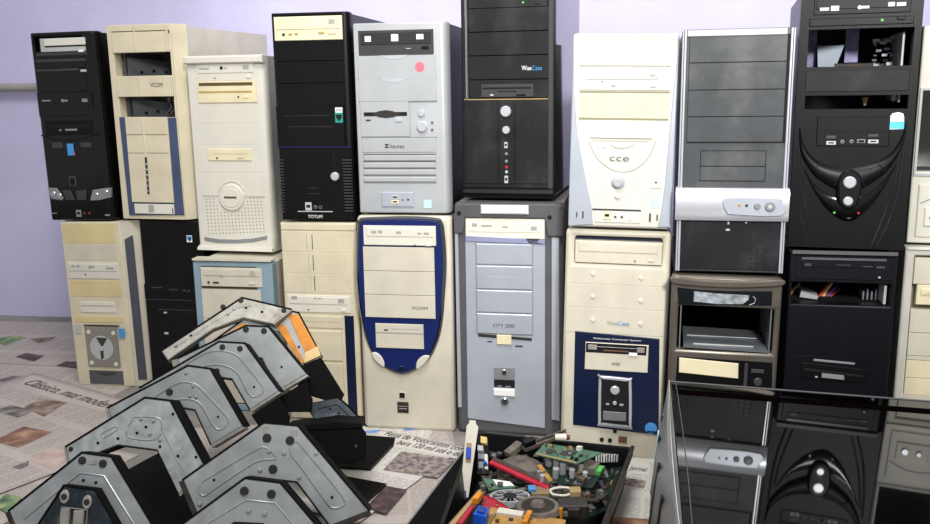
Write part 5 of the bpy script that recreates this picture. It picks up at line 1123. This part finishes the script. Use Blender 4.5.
# cream slot bracket with blue connector
o = at_y(466, 470, -.345); sb = Panel('slot_bracket', 'tall cream slot bracket with a blue socket leaning at the tray corner', 'slot bracket', o, (1, 0, 0), (0, .35, 1))
sb.poly([(469.4, 420), (475.8, 420.6), (476, 424), (478.4, 427), (468.4, 497.6), (459.6, 496.6), (466.6, 426), (469.2, 423)], mat('ivory painted steel', '#ded9cb', .45), 'bracket_strip', 0, .0015, .0003)
sb.poly([(466.6, 442.6), (471.6, 443), (470.6, 462.6), (465.4, 462)], TAN, 'socket_plate', -.0015, .002, .0003); sb.poly([(466.6, 447), (471.2, 447.4), (470.4, 458.6), (465.8, 458)], BLUEP, 'blue_socket', -.006, .006, .001)
q = [sb.P(*p) for p in ((462, 490), (466, 490), (466, 500), (461, 500))]; b = MB(); b.prism(q, -.005, .004, .001); b.build('jack_block', mat('violet plastic', '#5a4a8c', .4), sb.o); sb.poly([(449, 490), (459.6, 488), (459, 503), (448, 500)], PCBD, 'card', .002, .002, .0003)

# ------------------------------------------------------------------ glossy case lying on its side
GLASSB = mat('mirror black lacquer', '#030304', .03, grime=0, ior=1.48)
O = np.array([.305, -.477, .2715]); U = np.array([.981, -.195, -.037]); V = np.array([.2175, .976, 0.0])
LC = Panel('computer_tower', 'glossy black case lying on its side, mirroring the towers, lower right', 'computer', O, U, V)
LX, LZ, LY = .52, .56, .25
b = MB(); b.box(.0, LX, 0, .004, -LZ, 0, .0015); b.build('side_panel', GLASSB, LC.o)
b = MB(); b.box(.003, LX-.003, .004, LY, -LZ+.003, -.003); b.build('case_body', CASEB, LC.o)
b = MB(); b.box(.006, LX-.004, -.0006, .001, -.054, -.034); b.build('matt_strip', mat('matt maroon black', '#080404', 1.0, spec=0.0), LC.o)
b = MB(); b.box(.0, LX, -.0012, .006, -.0015, .0015, .0006); b.build('panel_edge', FRGREY, LC.o)
n = 16; rings = []
for k in range(n+1):
    t = k/n; z = .004-(LZ+.004)*t; p = .006+.020*math.sin(math.pi*min(1, t*1.1))
    rings.append([(0.0, .0, z), (-p*.35, .004, z), (-p*.8, .03, z), (-p, .09, z), (-p, .18, z), (-p*.7, LY-.01, z), (0, LY, z)])
b = MB(); b.loft(rings); b.build('front_bezel', mat('smoky silver plastic', '#8b8d90', .28, metal=.5), LC.o, True)
b = MB(); b.tube([(-.001-.004*math.sin(math.pi*k/12), -.0015, -LZ*k/12) for k in range(13)], .0010); b.build('chrome_edge', CHROME, LC.o, True)
b = MB(); b.tube([(.008+.003*math.sin(math.pi*k/12), -.001, -LZ*k/12) for k in range(13)], .0006); b.build('inner_edge', FRGREY, LC.o, True)
for z in (-.085, -.16, -.25, -.34):
    b = MB(); p = .006+.020*math.sin(math.pi*min(1, -z/LZ*1.1)); b.bar((-p*.72, .022, z-.006), (-p*1.02, .10, z-.020), .003, .018); b.build('bezel_slot', DARK, LC.o)
p = .006+.020*math.sin(math.pi*min(1, .12/LZ*1.1))
b = MB(); b.bar((-p*.86, .035, -.122), (-p*1.0, .085, -.122), .002, .022); b.build('sticker', CYAN, LC.o)
